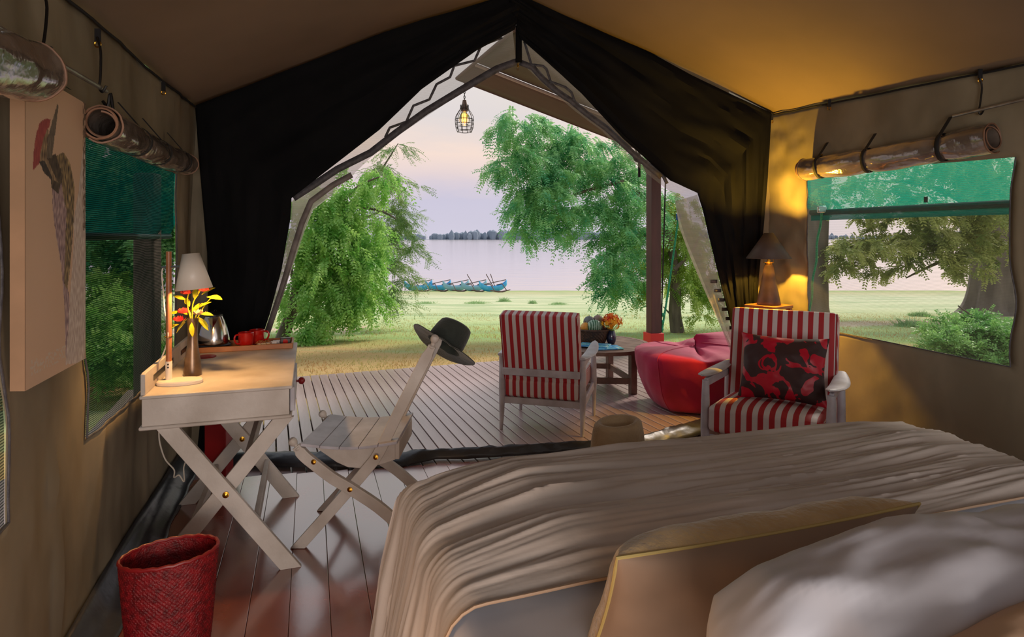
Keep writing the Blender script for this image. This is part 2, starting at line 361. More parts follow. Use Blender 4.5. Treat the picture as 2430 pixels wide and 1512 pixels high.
def water_material():
    m = bpy.data.materials.new('lake_water'); m.use_nodes = True; nt = m.node_tree; b = nt.nodes['Principled BSDF']
    b.inputs['Base Color'].default_value = lin((170, 164, 172)); b.inputs['Roughness'].default_value = .12
    b.inputs['IOR'].default_value = 1.33; b.inputs['Metallic'].default_value = .8
    tc = N(nt, 'ShaderNodeTexCoord'); mp = N(nt, 'ShaderNodeMapping'); mp.inputs['Scale'].default_value = (.25, 1.2, 1); nt.links.new(tc.outputs['Object'], mp.inputs[0])
    nz = N(nt, 'ShaderNodeTexNoise', i_Scale=.5, i_Detail=4.0); nt.links.new(mp.outputs[0], nz.inputs[0])
    bp = N(nt, 'ShaderNodeBump', i_Strength=.25, i_Distance=.15); nt.links.new(nz.outputs[0], bp.inputs['Height']); nt.links.new(bp.outputs[0], b.inputs['Normal'])
    b.inputs['Base Color'].default_value = lin((238, 232, 236))
    return m
M['water'] = water_material()

def cushion_material():
    m = bpy.data.materials.new('crimson_damask'); m.use_nodes = True; nt = m.node_tree; b = nt.nodes['Principled BSDF']
    tc = N(nt, 'ShaderNodeTexCoord')
    n1 = N(nt, 'ShaderNodeTexNoise', i_Scale=7.0, i_Detail=2.0, i_Distortion=1.6); nt.links.new(tc.outputs['Object'], n1.inputs[0])
    f = ramp(nt, n1.outputs[0], [(.0, (0, 0, 0, 1)), (.47, (1, 1, 1, 1))], 'CONSTANT')
    nt.links.new(mixc(nt, f, lin((186, 8, 42)), lin((58, 30, 30))), b.inputs['Base Color'])
    nt.links.new(math_(nt, 'MULTIPLY_ADD', f, .25, .4), b.inputs['Roughness']); return m
M['cushion_red'] = cushion_material()

def melon_material():
    m = bpy.data.materials.new('melon_rind'); m.use_nodes = True; nt = m.node_tree; b = nt.nodes['Principled BSDF']
    tc = N(nt, 'ShaderNodeTexCoord'); wv = N(nt, 'ShaderNodeTexWave', i_Scale=14.0, i_Distortion=5.0, i_Detail=3.0); nt.links.new(tc.outputs['Object'], wv.inputs[0])
    nt.links.new(ramp(nt, wv.outputs['Fac'], [(.3, lin((60, 104, 76))), (.7, lin((150, 182, 160)))]), b.inputs['Base Color']); b.inputs['Roughness'].default_value = .35
    return m
M['melon'] = melon_material()

def magazine_material():
    m = bpy.data.materials.new('magazine_cover'); m.use_nodes = True; nt = m.node_tree; b = nt.nodes['Principled BSDF']
    tc = N(nt, 'ShaderNodeTexCoord'); nz = N(nt, 'ShaderNodeTexNoise', i_Scale=14.0, i_Distortion=1.0); nt.links.new(tc.outputs['Object'], nz.inputs[0])
    nt.links.new(ramp(nt, nz.outputs[0], [(.35, lin((60, 140, 206))), (.5, lin((120, 190, 226))), (.6, lin((90, 186, 180))), (.7, lin((220, 236, 244)))]), b.inputs['Base Color'])
    b.inputs['Roughness'].default_value = .25; return m
M['magazine'] = magazine_material()

def struct(name, mb, m, **kw):
    o = obj(name, mb, m, **kw)
    if o.parent is None: o['kind'] = 'structure'
    return o

def fbm(p, o=3): return noise.fractal(Vector(p), 1.0, 2.0, o)

# ================================================================== LARGE STRUCTURE: land, lake, far shore
def gz(X, Y): return -.42-.07*max(0.0, Y-8)
def ground_pt(a, b):
    Y = -12+98*(b**1.6); X = -130+275*(.5+.5*math.copysign(abs(2*a-1)**1.7, 2*a-1))
    return Vector((X, Y, gz(X, Y)+.05*fbm((X*.3, Y*.3, 0))*(1 if Y > 9 else .3)))
struct('ground', MB().grid(ground_pt, 120, 150), M['ground'])
lk = MB().add([(-1500, 60, -4.78), (3200, 60, -4.78), (3200, 1700, -4.78), (-1500, 1700, -4.78)], [(0, 1, 2, 3)])
struct('lake', lk, M['water'], smooth=False)
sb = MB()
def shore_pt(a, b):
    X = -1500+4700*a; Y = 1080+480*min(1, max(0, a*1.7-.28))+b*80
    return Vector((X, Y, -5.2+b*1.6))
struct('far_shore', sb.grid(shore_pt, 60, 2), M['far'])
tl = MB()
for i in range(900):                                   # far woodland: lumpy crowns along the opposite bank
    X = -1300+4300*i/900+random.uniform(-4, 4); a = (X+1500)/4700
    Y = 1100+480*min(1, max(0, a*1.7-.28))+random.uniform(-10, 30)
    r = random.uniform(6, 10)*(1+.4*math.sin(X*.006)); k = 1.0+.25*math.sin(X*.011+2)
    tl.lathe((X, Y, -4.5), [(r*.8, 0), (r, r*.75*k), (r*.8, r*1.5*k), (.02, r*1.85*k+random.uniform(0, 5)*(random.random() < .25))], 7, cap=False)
o = obj('far_woodland', tl, M['far']); tag(o, 'haze-tinted line of woodland along the far bank of the lake', 'trees', kind='stuff')

# ---- deck of boards
DD = Vector((-.366, .93, 0)).normalized(); DV = Vector((DD.y, -DD.x, 0))
deck = MB(); far0 = Vector((-2.28, 6.48, 0))
for s_ in (0, 1, 2):                                    # joists below
    c = far0+DV*1.9-DD*(.15+s_*1.45); deck.box(c+Vector((0, 0, -.13)), .08, 6.5, .16, (DD, DV, ZV))
dk = struct('deck', deck, M['post'], smooth=False, base=tuple(far0))
bmesh_board = MB().box((0, -1.7, -.032), .0800, 3.4, .028, (Vector((1, 0, 0)), Vector((0, 1, 0)), ZV))
bd = None
ang = math.atan2(-DD.x, DD.y)
for i in range(-17, 57):
    if bd is None:
        bd = obj('deck_board', bmesh_board, M['deck'], local=True, bevel=.003, smooth=False); o = bd
    else:
        o = bd.copy(); C.objects.link(o)
    o.parent = dk; o.location = DV*(i*.0885)+DD*random.uniform(-.006, .006); o.rotation_euler = (0, 0, ang)
# underside apron of the deck
# ---- inside floor of wide glossy boards along the tent
fl = struct('floor', MB().add([(-3.2, -1.6, -.06), (3.8, -1.6, -.06), (3.4, 4.45, -.06), (-3.2, 3.9, -.06)], [(0, 1, 2, 3)]), M['floor'], smooth=False)
for i in range(-19, 24):
    a = V*(i*.152); mb = MB()
    lo = -1.4; o2 = Vector((a.x, a.y, 0))
    # board from line b=-1.4 to the sill line Y = 4.06+.17X
    t = (4.02+.17*a.x-a.y)/(U.y-.17*U.x)
    mb.box(o2+U*((lo+t)/2)+Vector((0, 0, -.012)), .1505, t-lo, .024, (V, U, ZV))
    obj('floor_board', mb, M['floor'], fl, bevel=.0015, smooth=False)

# ---- tent walls
LX = lambda Y: -.844-.331*Y
RX = lambda Y: 3.63-.33*Y
def eaveL(Y): return Vector((-2.2+(4.25-Y)*.264, Y, 2.367))
def eaveR(Y): return Vector((RX(Y), Y, 2.43-.047*(4.81-Y)))
def lines(marks, step):
    out = []
    for a, b in zip(marks[:-1], marks[1:]):
        n = max(1, round(abs(b-a)/step)); out += [a+(b-a)*i/n for i in range(n)]
    return out+[marks[-1]]
def wall_surface(ys, zs, holes, pos):
    mb = MB(); idx = {}
    for j, z in enumerate(zs):
        for i, y in enumerate(ys): mb.v.append(pos(y, z))
    n = len(ys)
    for j in range(len(zs)-1):
        for i in range(n-1):
            cy = (ys[i]+ys[i+1])/2; cz = (zs[j]+zs[j+1])/2
            if any(h[0] < cy < h[1] and h[2] < cz < h[3] for h in holes): continue
            mb.f.append((j*n+i, j*n+i+1, (j+1)*n+i+1, (j+1)*n+i))
    return mb
HL = [(.30, 1.70, .67, 1.84), (2.33, 3.82, .70, 1.86)]
def wav(y, z, edges, amp=.02):
    d = min(abs(y-e) for e in edges); return amp*math.exp(-d*14)*(math.sin(z*8.3+1.2)+.5*math.sin(z*15))
def posL(y, z):
    k = z/2.367; yy = y+wav(y, z, (1.70, 2.33))
    base = Vector((LX(yy), yy, z)); e = eaveL(yy); off = (e.x-LX(yy))*k**3
    wr = .018*fbm((yy*1.3, z*.55, 4))+.010*fbm((yy*5, z*1.5, 9))+.004*fbm((yy*14, z*4, 2))
    fold = -.018*math.exp(-((yy-2.02-.03*math.sin(z*5))/.012)**2) if z < 1.3 else 0
    base.x += off; base -= V*(wr*1.1+fold); return base
ysL = lines([-1.4, .30, 1.70, 2.33, 3.82, 4.34], .035); zsL = lines([0.0, .67, .70, 1.84, 1.86, 2.367], .04)
struct('wall_left', wall_surface(ysL, zsL, HL, posL), M['canvas'], solid=.002, smooth=True, angle=60)
HR = [(3.155, 4.45, .82, 1.94)]
def posR(y, z):
    yy = y+wav(y, z, (3.155,), .013); zz = z
    wr = .020*fbm((yy*1.2, z*.6, 14))+.012*fbm((yy*4+z*2, z*3, 19))
    if yy > 4.45: wr += .026*fbm((yy*7+z*3, z*5-yy*4, 3))
    e = eaveR(yy); k = z/2.43; zz = z*e.z/2.43
    return Vector((RX(yy), yy, zz))+V*(wr*.9)
ysR = lines([-1.4, 2.2, 3.155, 4.45, 4.92], .035); zsR = lines([0.0, .82, 1.94, 2.43], .035)
struct('wall_right', wall_surface(ysR, zsR, HR, posR), M['canvas'], solid=.002, angle=60)
def hole_trim(h, pos, name, inward):
    pts = [pos(h[0], z) for z in lines([h[3], h[2]], .06)]+[pos(y, h[2]) for y in lines([h[0], h[1]], .06)]+[pos(h[1], z) for z in lines([h[2], h[3]], .06)]
    return struct(name, MB().tube([p+inward for p in pts], .007, 6), M['sheer_dark'])
# windows: netting stretched in the openings
def window(name, h, pos, m, out, r=.0035):
    mb = MB().grid(lambda a, b: pos(h[0]-.02+(h[1]-h[0]+.04)*a, h[2]-.02+(h[3]-h[2]+.04)*b)+out, 24, 20)
    o = struct(name, mb, m)
    pts = [pos(h[0], z) for z in lines([h[3], h[2]], .06)]+[pos(y, h[2]) for y in lines([h[0], h[1]], .06)]+[pos(h[1], z) for z in lines([h[2], h[3]], .06)]
    f = obj('window_zip', MB().tube([p-out*.6 for p in pts], r, 6), M['sheer_dark'], o); return o
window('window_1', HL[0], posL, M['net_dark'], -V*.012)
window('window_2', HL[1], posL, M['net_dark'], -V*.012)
window('window_3', HR[0], posR, M['net'], V*.012)

# ---- ceiling, two slopes
def ridge(Y): return Vector((-.01+.331*(4.54-Y), Y, 3.27))
def ceilL(a, b):
    Y0 = 4.25-5.4*b; p = eaveL(Y0)+Vector((-.01, 0, .0)); q = ridge(4.545-5.4*b); r = p.lerp(q, a)
    r.z += .035*math.sin(math.pi*a)*(1-b)-.05*math.sin(math.pi*a)*min(1, b*3); r.z += .02*fbm((r.x*.9, r.y*.9, 1)); return r
def ceilR(a, b):
    Y0 = 4.81-5.4*b; p = eaveR(Y0)+Vector((.01, 0, 0)); q = ridge(4.545-5.4*b); r = p.lerp(q, a)
    r.z += .02*math.sin(math.pi*a)*(1-b)-.04*math.sin(math.pi*a)*min(1, b*3); r.z += .02*fbm((r.x*.9, r.y*.9, 1)) if a > .01 else 0; return r
cl_ = MB(); cl_.grid(ceilL, 40, 50); cl_.grid(ceilR, 40, 50)
struct('ceiling', cl_, M['ceiling'], solid=.003)
# piping seam where the walls meet the roof
struct('trim_1', MB().tube([posL(y, 2.36)+V*.012 for y in lines([-1.3, 4.2], .1)], .006, 6), M['strap'])
struct('trim_2', MB().tube([posR(y, 2.42)-V*.012 for y in lines([-1.3, 4.78], .1)], .006, 6), M['strap'])

# ---- front wall: canvas returns at both corners, then the black door curtains
fw = MB()
def strip(mb, pairs, n, off, folds=0.0, sub=6, seed=0, fx=9):
    rows = []
    for (o_, i_), (o2, i2) in zip(pairs[:-1], pairs[1:]):
        for k in range(sub):
            t = k/sub; rows.append(((o_[0]+(o2[0]-o_[0])*t, o_[1]+(o2[1]-o_[1])*t), (i_[0]+(i2[0]-i_[0])*t, i_[1]+(i2[1]-i_[1])*t)))
    rows.append(pairs[-1]); m = n+1; vs = []
    for j, (a, b) in enumerate(rows):
        for i in range(m):
            t = i/n; x = a[0]+(b[0]-a[0])*t; y = a[1]+(b[1]-a[1])*t
            d = folds*fbm((t*fx, j*.05+seed, seed)) if folds else 0
            vs.append(FP(x, y, off+d))
    return mb.add(vs, [(j*m+i, j*m+i+1, (j+1)*m+i+1, (j+1)*m+i) for j in range(len(rows)-1) for i in range(n)])
strip(fw, [((440, 230), (560, 190)), ((436, 500), (560, 500)), ((430, 900), (540, 900)), ((425, 1150), (520, 1130))], 8, .02, .02, 8, 5)
strip(fw, [((1858, 262), (1730, 215)), ((1858, 500), (1720, 500)), ((1858, 800), (1740, 800)), ((1858, 1010), (1740, 1030))], 8, .02, .02, 8, 8)
struct('wall_front', fw, M['canvas'], solid=.003)
L_in = [(1222, 70), (1130, 120), (1000, 212), (900, 308), (800, 386), (692, 470), (689, 520), (668, 640), (640, 745), (618, 812), (580, 920), (545, 1010), (522, 1090)]
L_out = [(1250, -60), (1130, 0), (1000, 44), (840, 92), (640, 172), (463, 250), (474, 400), (492, 600), (495, 760), (490, 850), (480, 950), (470, 1050), (465, 1120)]
bl = MB(); strip(bl, list(zip(L_out, L_in)), 30, -.03, .045, 7, 2, 4)
o = obj('door_curtain', bl, M['black'], base=tuple(FP(490, 1120)), solid=.004)
tag(o, 'black canvas door curtain left of the tent opening, behind the desk', 'curtain')
R_in = [(1234, 90), (1300, 148), (1380, 222), (1480, 330), (1590, 428), (1655, 458), (1668, 500), (1682, 560), (1702, 640), (1727, 740), (1750, 835), (1760, 920), (1765, 1010)]
R_out = [(1190, -60), (1290, 0), (1440, 70), (1560, 134), (1640, 178), (1740, 226), (1831, 268), (1822, 420), (1812, 540), (1800, 660), (1795, 800), (1792, 900), (1790, 1010)]
br = MB(); strip(br, list(zip(R_out, R_in)), 30, -.035, .06, 7, 6, 5)
o = obj('door_curtain', br, M['black'], base=tuple(FP(1790, 1010)), solid=.004)
tag(o, 'black canvas door curtain right of the tent opening, behind the cone-shaded lamp', 'curtain')

# ---- insect net flaps of the door, with zip bands and zigzag tape
def ribbon(mb, pix, wpx, off, n=4):
    pts = []
    for a, b in zip(pix[:-1], pix[1:]):
        for k in range(n): pts.append((a[0]+(b[0]-a[0])*k/n, a[1]+(b[1]-a[1])*k/n))
    pts.append(pix[-1]); vs = []; m = len(pts)
    for i, p in enumerate(pts):
        a = pts[max(0, i-1)]; b = pts[min(m-1, i+1)]; dx, dy = b[0]-a[0], b[1]-a[1]; l = math.hypot(dx, dy) or 1
        nx, ny = -dy/l*wpx/2, dx/l*wpx/2
        vs += [FP(p[0]+nx, p[1]+ny, off), FP(p[0]-nx, p[1]-ny, off)]
    return mb.add(vs, [(2*i, 2*i+1, 2*i+3, 2*i+2) for i in range(m-1)])
Lo = [(1216, 64), (1130, 112), (1000, 202), (900, 285), (800, 366), (694, 462), (690, 490), (684, 540), (664, 640), (640, 735), (612, 812)]
Li = [(1224, 146), (1178, 168), (1066, 240), (955, 315), (881, 373), (789, 461), (741, 496), (723, 545), (700, 614), (665, 715), (628, 806)]
nf = struct('door_1', strip(MB(), list(zip(Lo, Li)), 8, .015, .03, 5, 11, 3), M['sheer'], angle=80)
b1 = ribbon(MB(), [(1228, 146), (1178, 164), (1100, 210), (1011, 264), (940, 315), (880, 362), (800, 402), (740, 442), (696, 470)], 17, .0)
obj('zip_band', b1, M['sheer_dark'], nf, solid=.003)
b2 = ribbon(MB(), [(835, 415), (789, 440), (738, 478), (716, 530), (694, 600), (668, 690), (634, 790)], 14, .0)
obj('zip_band', b2, M['seam_grey'], nf, solid=.003)
b3 = ribbon(MB(), [(1192, 89), (1142, 108), (1126, 144), (1078, 156), (1068, 183), (1036, 200), (1019, 236), (981, 251), (964, 289), (925, 303), (914, 326)], 6, .01)
obj('zigzag_tape', b3, M['sheer_dark'], nf, solid=.002)
obj('vinyl_flap', strip(MB(), [((800, 395), (789, 463)), ((735, 440), (743, 498)), ((694, 475), (722, 550)), ((690, 540), (700, 616)), ((664, 650), (672, 700)), ((640, 745), (640, 780))], 6, .03, .03, 5, 21, 3), M['plastic_sheet'], nf)
Ro = [(1236, 86), (1300, 140), (1380, 215), (1450, 292), (1520, 356), (1590, 424), (1660, 456), (1672, 500), (1686, 560), (1706, 640), (1731, 740), (1752, 835)]
Ri = [(1240, 152), (1290, 200), (1365, 264), (1430, 312), (1490, 376), (1560, 432), (1600, 462), (1606, 495), (1625, 560), (1658, 640), (1692, 725), (1732, 832)]
nr = struct('door_2', strip(MB(), list(zip(Ro, Ri)), 8, .015, .03, 5, 31, 3), M['sheer'], angle=80)
obj('zip_band', ribbon(MB(), [(1234, 148), (1264, 160), (1289, 188), (1322, 217), (1356, 240), (1392, 270), (1440, 305), (1500, 362), (1570, 420)], 14, .0), M['sheer_dark'], nr, solid=.003)
obj('zigzag_tape', ribbon(MB(), [(1244, 98), (1261, 153), (1289, 157), (1297, 164), (1307, 194), (1342, 207), (1356, 219), (1366, 245)], 6, .01), M['sheer_dark'], nr, solid=.002)
obj('zigzag_tape', ribbon(MB(), [(1486, 352), (1501, 363), (1509, 380), (1544, 392), (1568, 406), (1583, 436)], 8, .01), M['sheer_dark'], nr, solid=.002)
for k in range(6):
    obj('tape_tab', ribbon(MB(), [(1686+k*9, 668+k*22), (1702+k*9, 668+k*22)], 8, -.005), M['sheer_dark'], nr, solid=.002)
obj('vinyl_flap', strip(MB(), [((1655, 462), (1602, 478)), ((1670, 520), (1612, 540)), ((1690, 600), (1640, 615)), ((1712, 690), (1672, 690)), ((1735, 780), (1712, 780)), ((1750, 835), (1740, 835))], 6, .03, .03, 5, 41, 3), M['plastic_sheet'], nr)
st = struct('door_3', ribbon(MB(), [(1231, 60), (1231, 148)], 15, -.01), M['black'], solid=.006)
z = MB(); q = FP(1229, 150, -.03); z.lathe(q+Vector((0, 0, -.03)), [(.004, 0), (.007, .004), (.006, .022), (.003, .03)], 10)
z.tube([q+Vector((.008*math.cos(t), -.004, -.04+.012*math.sin(t))) for t in [i*math.pi/5 for i in range(10)]], .0018, 5, closed=True)
obj('zip_pull', z, M['brass'], st)

# ---- ground sheet sill and skirting of dark vinyl
def sill(a, b):
    X = -1.95+3.75*a; y1 = 3.74+.05*X+(.28 if X > .9 else 0)*min(1, (X-.9)/.5) if X > .9 else 3.80+.17*max(X, -.6)+(.04*(X+.6) if X < -.6 else 0)
    y0 = 3.88+.20*max(0, X+.35) if X > -.35 else 3.86
    y2 = 4.12+.2*max(0, X+.3)+.12*max(0, X-.8)
    wob = .03*fbm((X*3, 0, 3))
    if X > .9: y0 = max(y0, y2-.24)
    else: y0 = y2-.10 if X > -.5 else y2-.26+(.02)
    if -.75 < X <= -.5: y0 = y2-.26+.16*((X+.75)/.25)
    if X > .75:
        k = min(1, (X-.75)/.2); y0 = y0+(4.22+.6*(X-.9)-y0)*k; y2 = y2+(4.46+.8*(X-.95)-y2)*k
    z = .004+.055*math.sin(math.pi*min(1, b*1.15))+(.012*fbm((X*9, b*5, 1)) if 0 < b < 1 else 0)
    return Vector((X, y0+(y2-y0)*b+wob*.3, max(.004, z)))
struct('trim_3', MB().grid(sill, 150, 10), M['vinyl'], solid=.004)
def skirt(a, b):
    Y = .4+3.5*a; x = LX(Y)+.01+.12*b; return Vector((x+.012*fbm((Y*4, b, 3))*b, Y+.04*b, .10*(1-b)**1.6+.012*math.sin(b*9+Y*3)*(1-b)+.004))
struct('baseboard_left', MB().grid(skirt, 90, 8), M['vinyl'], solid=.003)

# ---- outer fly sheet of the tent: right slope seen from below through the door
R0 = Vector((.35, 5.0, 3.44)); R1 = Vector((-.69, 7.62, 3.44)); AV = Vector((.95, .31, -.297*1.0))
aw = T('fly_sheet', (1.92, 8.3, 2.6), 'brown canvas fly sheet sloping over the deck, seen above the doorway', 'awning')
def flypt(a, b, n=0.0): return R1.lerp(R0, b)+AV*a+Vector((0, 0, n))
obj('inner_panel', MB().grid(lambda a, b: flypt(.0+3.3*a, .27+.73*b, .0), 10, 8), M['awning_in'], aw, solid=.004)
obj('outer_panel', MB().grid(lambda a, b: flypt(.0+3.3*a, .27*b, -.01), 10, 4), M['awning'], aw, solid=.004)
obj('seam_rib', MB().tube([flypt(3.2*t/10, .27, -.03) for t in range(11)], .02, 8), M['seam'], aw)
obj('edge_rib', MB().tube([flypt(3.2*t/10, .0, -.01) for t in range(11)], .012, 6), M['awning'], aw)
obj('ridge_rib', MB().tube([flypt(0, t/8, 0) for t in range(9)], .02, 8), M['awning'], aw)

# ---- deck post, inner red post, ropes
ps = T('deck_post', (1.90, 8.2, -.04), 'dark red square post with bright red foot at the far edge of the deck', 'post')
obj('post_shaft', MB().box((1.90, 8.2, 1.37), .145, .145, 2.45, (V, U, ZV)), M['post'], ps, bevel=.006)
obj('post_foot', MB().box((1.90, 8.2, .07), .20, .20, .22, (V, U, ZV)), M['bright_red'], ps, bevel=.004)
o = obj('red_post', MB().box((-1.735, 3.62, .36), .125, .10, .72), M['red_paint'], base=(-1.735, 3.62, 0), bevel=.004)
tag(o, 'red painted wooden post standing under the far end of the desk', 'post')
rp = T('guy_rope', (2.0, 8.5, -.46), 'green guy rope with blue clip running down beside the deck post', 'rope')
a_ = P(1610, 515, 8.6); b_ = P(1570, 790, 8.5)
obj('cord', MB().tube([a_.lerp(b_, t/14)+Vector((0, 0, -.05*math.sin(math.pi*t/14))) for t in range(15)]+[Vector((b_.x-.06, 8.5, -.46))], .014, 6), M['rope'], rp)
obj('clip', MB().box(a_, .07, .03, .09), mat('blue_clip', (30, 90, 150), None), rp, bevel=.008)
for k in range(3): obj('knot', MB().ball(b_+Vector((.01*k, 0, .05+.1*k)), .03, 8), M['rope'], rp)
o = obj('dark_rope', MB().tube([P(1581, 372, 8.4).lerp(Vector((2.03, 8.4, -.46)), t/10) for t in range(11)], .010, 6), M['strap'], base=(2.03, 8.4, -.46))
tag(o, 'thin dark rope hanging between the deck post and the green guy rope', 'rope')
o = obj('hanging_strap', MB().tube([P(1517, 348, 8.2), P(1517, 420, 8.2)], .018, 6), M['strap'], base=tuple(P(1517, 420, 8.2)))
tag(o, 'short black strap hanging from the fly sheet left of the deck post', 'strap')

# ---- green shade awnings outside the side windows
gw = T('shade_awning', (3.0, 4.6, 1.70), 'green shade cloth awning outside the right window', 'awning')
def shp(y, b, m=0.0): 
    X0 = RX(y)+.03; return Vector((X0+.72*b, y+.24*b, 2.06-.36*b-.02*math.sin(math.pi*b)+m))
obj('shade_cloth', MB().grid(lambda a, b: shp(2.6+2.6*a, b)+Vector((0, 0, .012*fbm((a*6, b*3, 0)))), 26, 8), M['shade'], gw)
obj('hem_rail', MB().tube([shp(2.6+2.6*t/12, 1.0, -.02) for t in range(13)], .024, 10), M['hem'], gw)
obj('hem_band', MB().grid(lambda a, b: shp(2.6+2.6*a, 1.0)+Vector((0, 0, -.03-.06*b)), 12, 1), M['shade_dark'], gw, solid=.003)
q = P(1950, 497, 5.25)
obj('metal_clip', MB().box(q, .075, .03, .06), M['chrome'], gw, bevel=.008)
for xx in (2197, ): obj('strap_tab', MB().box(P(xx, 474, 4.25), .02, .012, .04), M['strap'], gw)
rg = T('guy_rope', (3.3, 6.6, -.42), 'green guy rope behind the netting of the right window', 'rope')
a_ = q; b_ = P(1915, 790, 6.3)
obj('cord', MB().tube([a_.lerp(b_, t/16)+Vector((.008*math.sin(t*1.3), 0, 0)) for t in range(17)]+[b_+(b_-a_)*.95], .010, 6), M['rope'], rg)
obj('knot', MB().ball(a_.lerp(b_, .82), .024, 8, (1, 1, 2)), M['rope'], rg)
gl_ = T('shade_awning', (-3.0, 3.2, 1.3), 'green shade cloth awning hanging outside the left window', 'awning')
def shl(y, b):
    X0 = LX(y)-.05; return Vector((X0-.30*b, y+.08*b, 2.02-.55*b))
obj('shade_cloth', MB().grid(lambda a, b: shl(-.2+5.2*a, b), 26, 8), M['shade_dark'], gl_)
obj('hem_rail', MB().tube([shl(-.2+5.2*t/12, 1.0) for t in range(13)], .022, 8), M['hem'], gl_)
o = obj('awning_pole', MB().box((-2.78, 4.66, .75), .16, .12, 2.4), M['bark'], base=(-2.78, 4.66, -.42), bevel=.02)
tag(o, 'dark upright pole seen through the netting of the left window', 'pole')

# ================================================================== BED
FL = Vector((-.342, 1.835, 0)); BW = 2.03; BZ = .72
def bedp(a, b, z): return FL+V*a-U*b+ZV*z
bed = T('bed', tuple(bedp(BW/2, 1.0, 0)), 'wide bed in the right foreground, made up with white sheet and taupe spread', 'bed')
obj('bed_base', MB().box(bedp(BW/2, 1.0, .20), BW-.08, 1.92, .28, (V, U, ZV)), M['white_wood'], bed, bevel=.01)
for a in (.08, BW-.08):
    for b in (.1, 1.9): obj('leg', MB().box(bedp(a, b, .03), .07, .07, .06, (V, U, ZV)), M['white_wood'], bed)
def rounded(a, b, w, l, r):                             # inset box profile
    return min(a, w-a), min(b, l-b)
obj('mattress', MB().box(bedp(BW/2, 1.0, .51), BW-.03, 1.97, .34, (V, U, ZV)), M['sheet'], bed, bevel=.05)
def drape_pt(s, t, lo_s, hi_s, zt, r, flare):
    """s: signed run across the bed (negative = hanging on the left), returns a, z"""
    if lo_s <= s <= hi_s: return s, zt
    k = (lo_s-s) if s < lo_s else (s-hi_s); sg = -1 if s < lo_s else 1; e = lo_s if s < lo_s else hi_s
    q = math.pi*r/2
    if k < q:
        an = k/r; return e+sg*r*math.sin(an), zt-r*(1-math.cos(an))
    d = k-q; return e+sg*(r+flare*d), zt-r-d
def sheet_pt(i, j):
    s = -.50+(BW+1.0)*i; b = .58+1.4*j
    a, z = drape_pt(s, 0, .06, BW-.06, .715, .06, .05)
    z += .012*fbm((s*3, b*2.2, 7))+.010*math.sin(b*7+s*3)*math.exp(-((s-.25)/.4)**2)
    return bedp(a, b, z)
obj('sheet', MB().grid(sheet_pt, 110, 60), M['sheet'], bed)
def fold(s, b):
    """long creases running across the bed, fanning out of the hanging side"""
    bb = b-.03*math.sin(s*1.4+1)-.12*max(0, .35-s)+.012*noise.noise(Vector((s*1.3, b*3, 4)))
    v = .014*noise.noise(Vector((s*.55, bb*5.5, 1)))
    for f, am, sd, st_ in ((7.0, .026, 1, .5), (15.0, .026, 5, .8), (31, .019, 9, 1.2), (60, .010, 14, 1.8), (100, .0045, 3, 2.2)):
        n = noise.noise(Vector((s*st_+sd, bb*f, sd*3.1))); w_ = .5+.5*noise.noise(Vector((s*1.1+sd, bb*4, 7)))
        v += am*w_*(1-2.2*math.sqrt(n*n+.0012))
    return v
def spread_pt(i, j):
    s = -.70+(BW+.70+.66)*i; t = -.66+(.66+.68)*j
    a, z = drape_pt(s, 0, .075, BW-.09, BZ+.015, .075, .15)
    b, zb = drape_pt(t, 0, .07, 9, BZ+.015, .07, .05)
    hang = (BZ+.015)-z; hb = (BZ+.015)-zb
    if hang > 0 and hb > 0:
        z = BZ+.015-max(hang, hb)
        if hang > .1 and hb > .1: b += .04; a += .03*(1 if s < 0 else -1)
    else: z = min(z, zb)
    top = hang <= .001 and hb <= .001
    fo = fold(a, t)
    edge = min(1.0, max(0, min(s, BW-s)/.30))
    puff = .060*min(1, max(0, (a-.075)/.25))**.75*(1-max(0, a)/2.5)*min(1, max(0, (BW-.09-a)/.2))
    endk = min(1, .2+max(0, .68-t)/.12)
    if top: z += fo*(.45+.55*edge)*endk+puff*min(1, max(0, (t+.0)/.10))*(1-.95*min(1, max(0, t/.66))); return bedp(a, b, z)
    p = bedp(a, b, z)
    if s < .075:                                        # gathers in the hanging side
        h = min(1, hang/.25); g = 0
        tt = t-.06*hang
        for f, am in ((11, .020), (26, .012), (52, .005)):
            g += am*(1-2*abs(noise.noise(Vector((tt*f, z*.8, f)))))
        p -= V*(g*h*1.1); p.z += fo*(1-h)*.57*endk
        if hang > .5: p.z = max(p.z, .015)
    elif t < .07:
        g = .015*(1-2*abs(noise.noise(Vector((a*9, z, 3))))); p += U*g*min(1, hb/.2); p.z += fo*(1-min(1, hb/.2))*.6+puff*(1-min(1, hb/.15))
    p.z = max(p.z, .012); return p
spo = obj('bedspread', MB().grid(spread_pt, 240, 300), M['spread'], base=tuple(bedp(BW/2, .3, BZ)), angle=80)
tag(spo, 'taupe bedspread in long creases draped over the foot of the bed', 'bedspread')
hp = []
for k in range(0, 131):
    i = k/130; s = -.70+(BW+.70+.66)*i; q = spread_pt(i, 1.0); hp.append(q+ZV*.004+U*(-.004))
obj('hem', MB().tube(hp, .0035, 6), M['hem_orange'], spo)

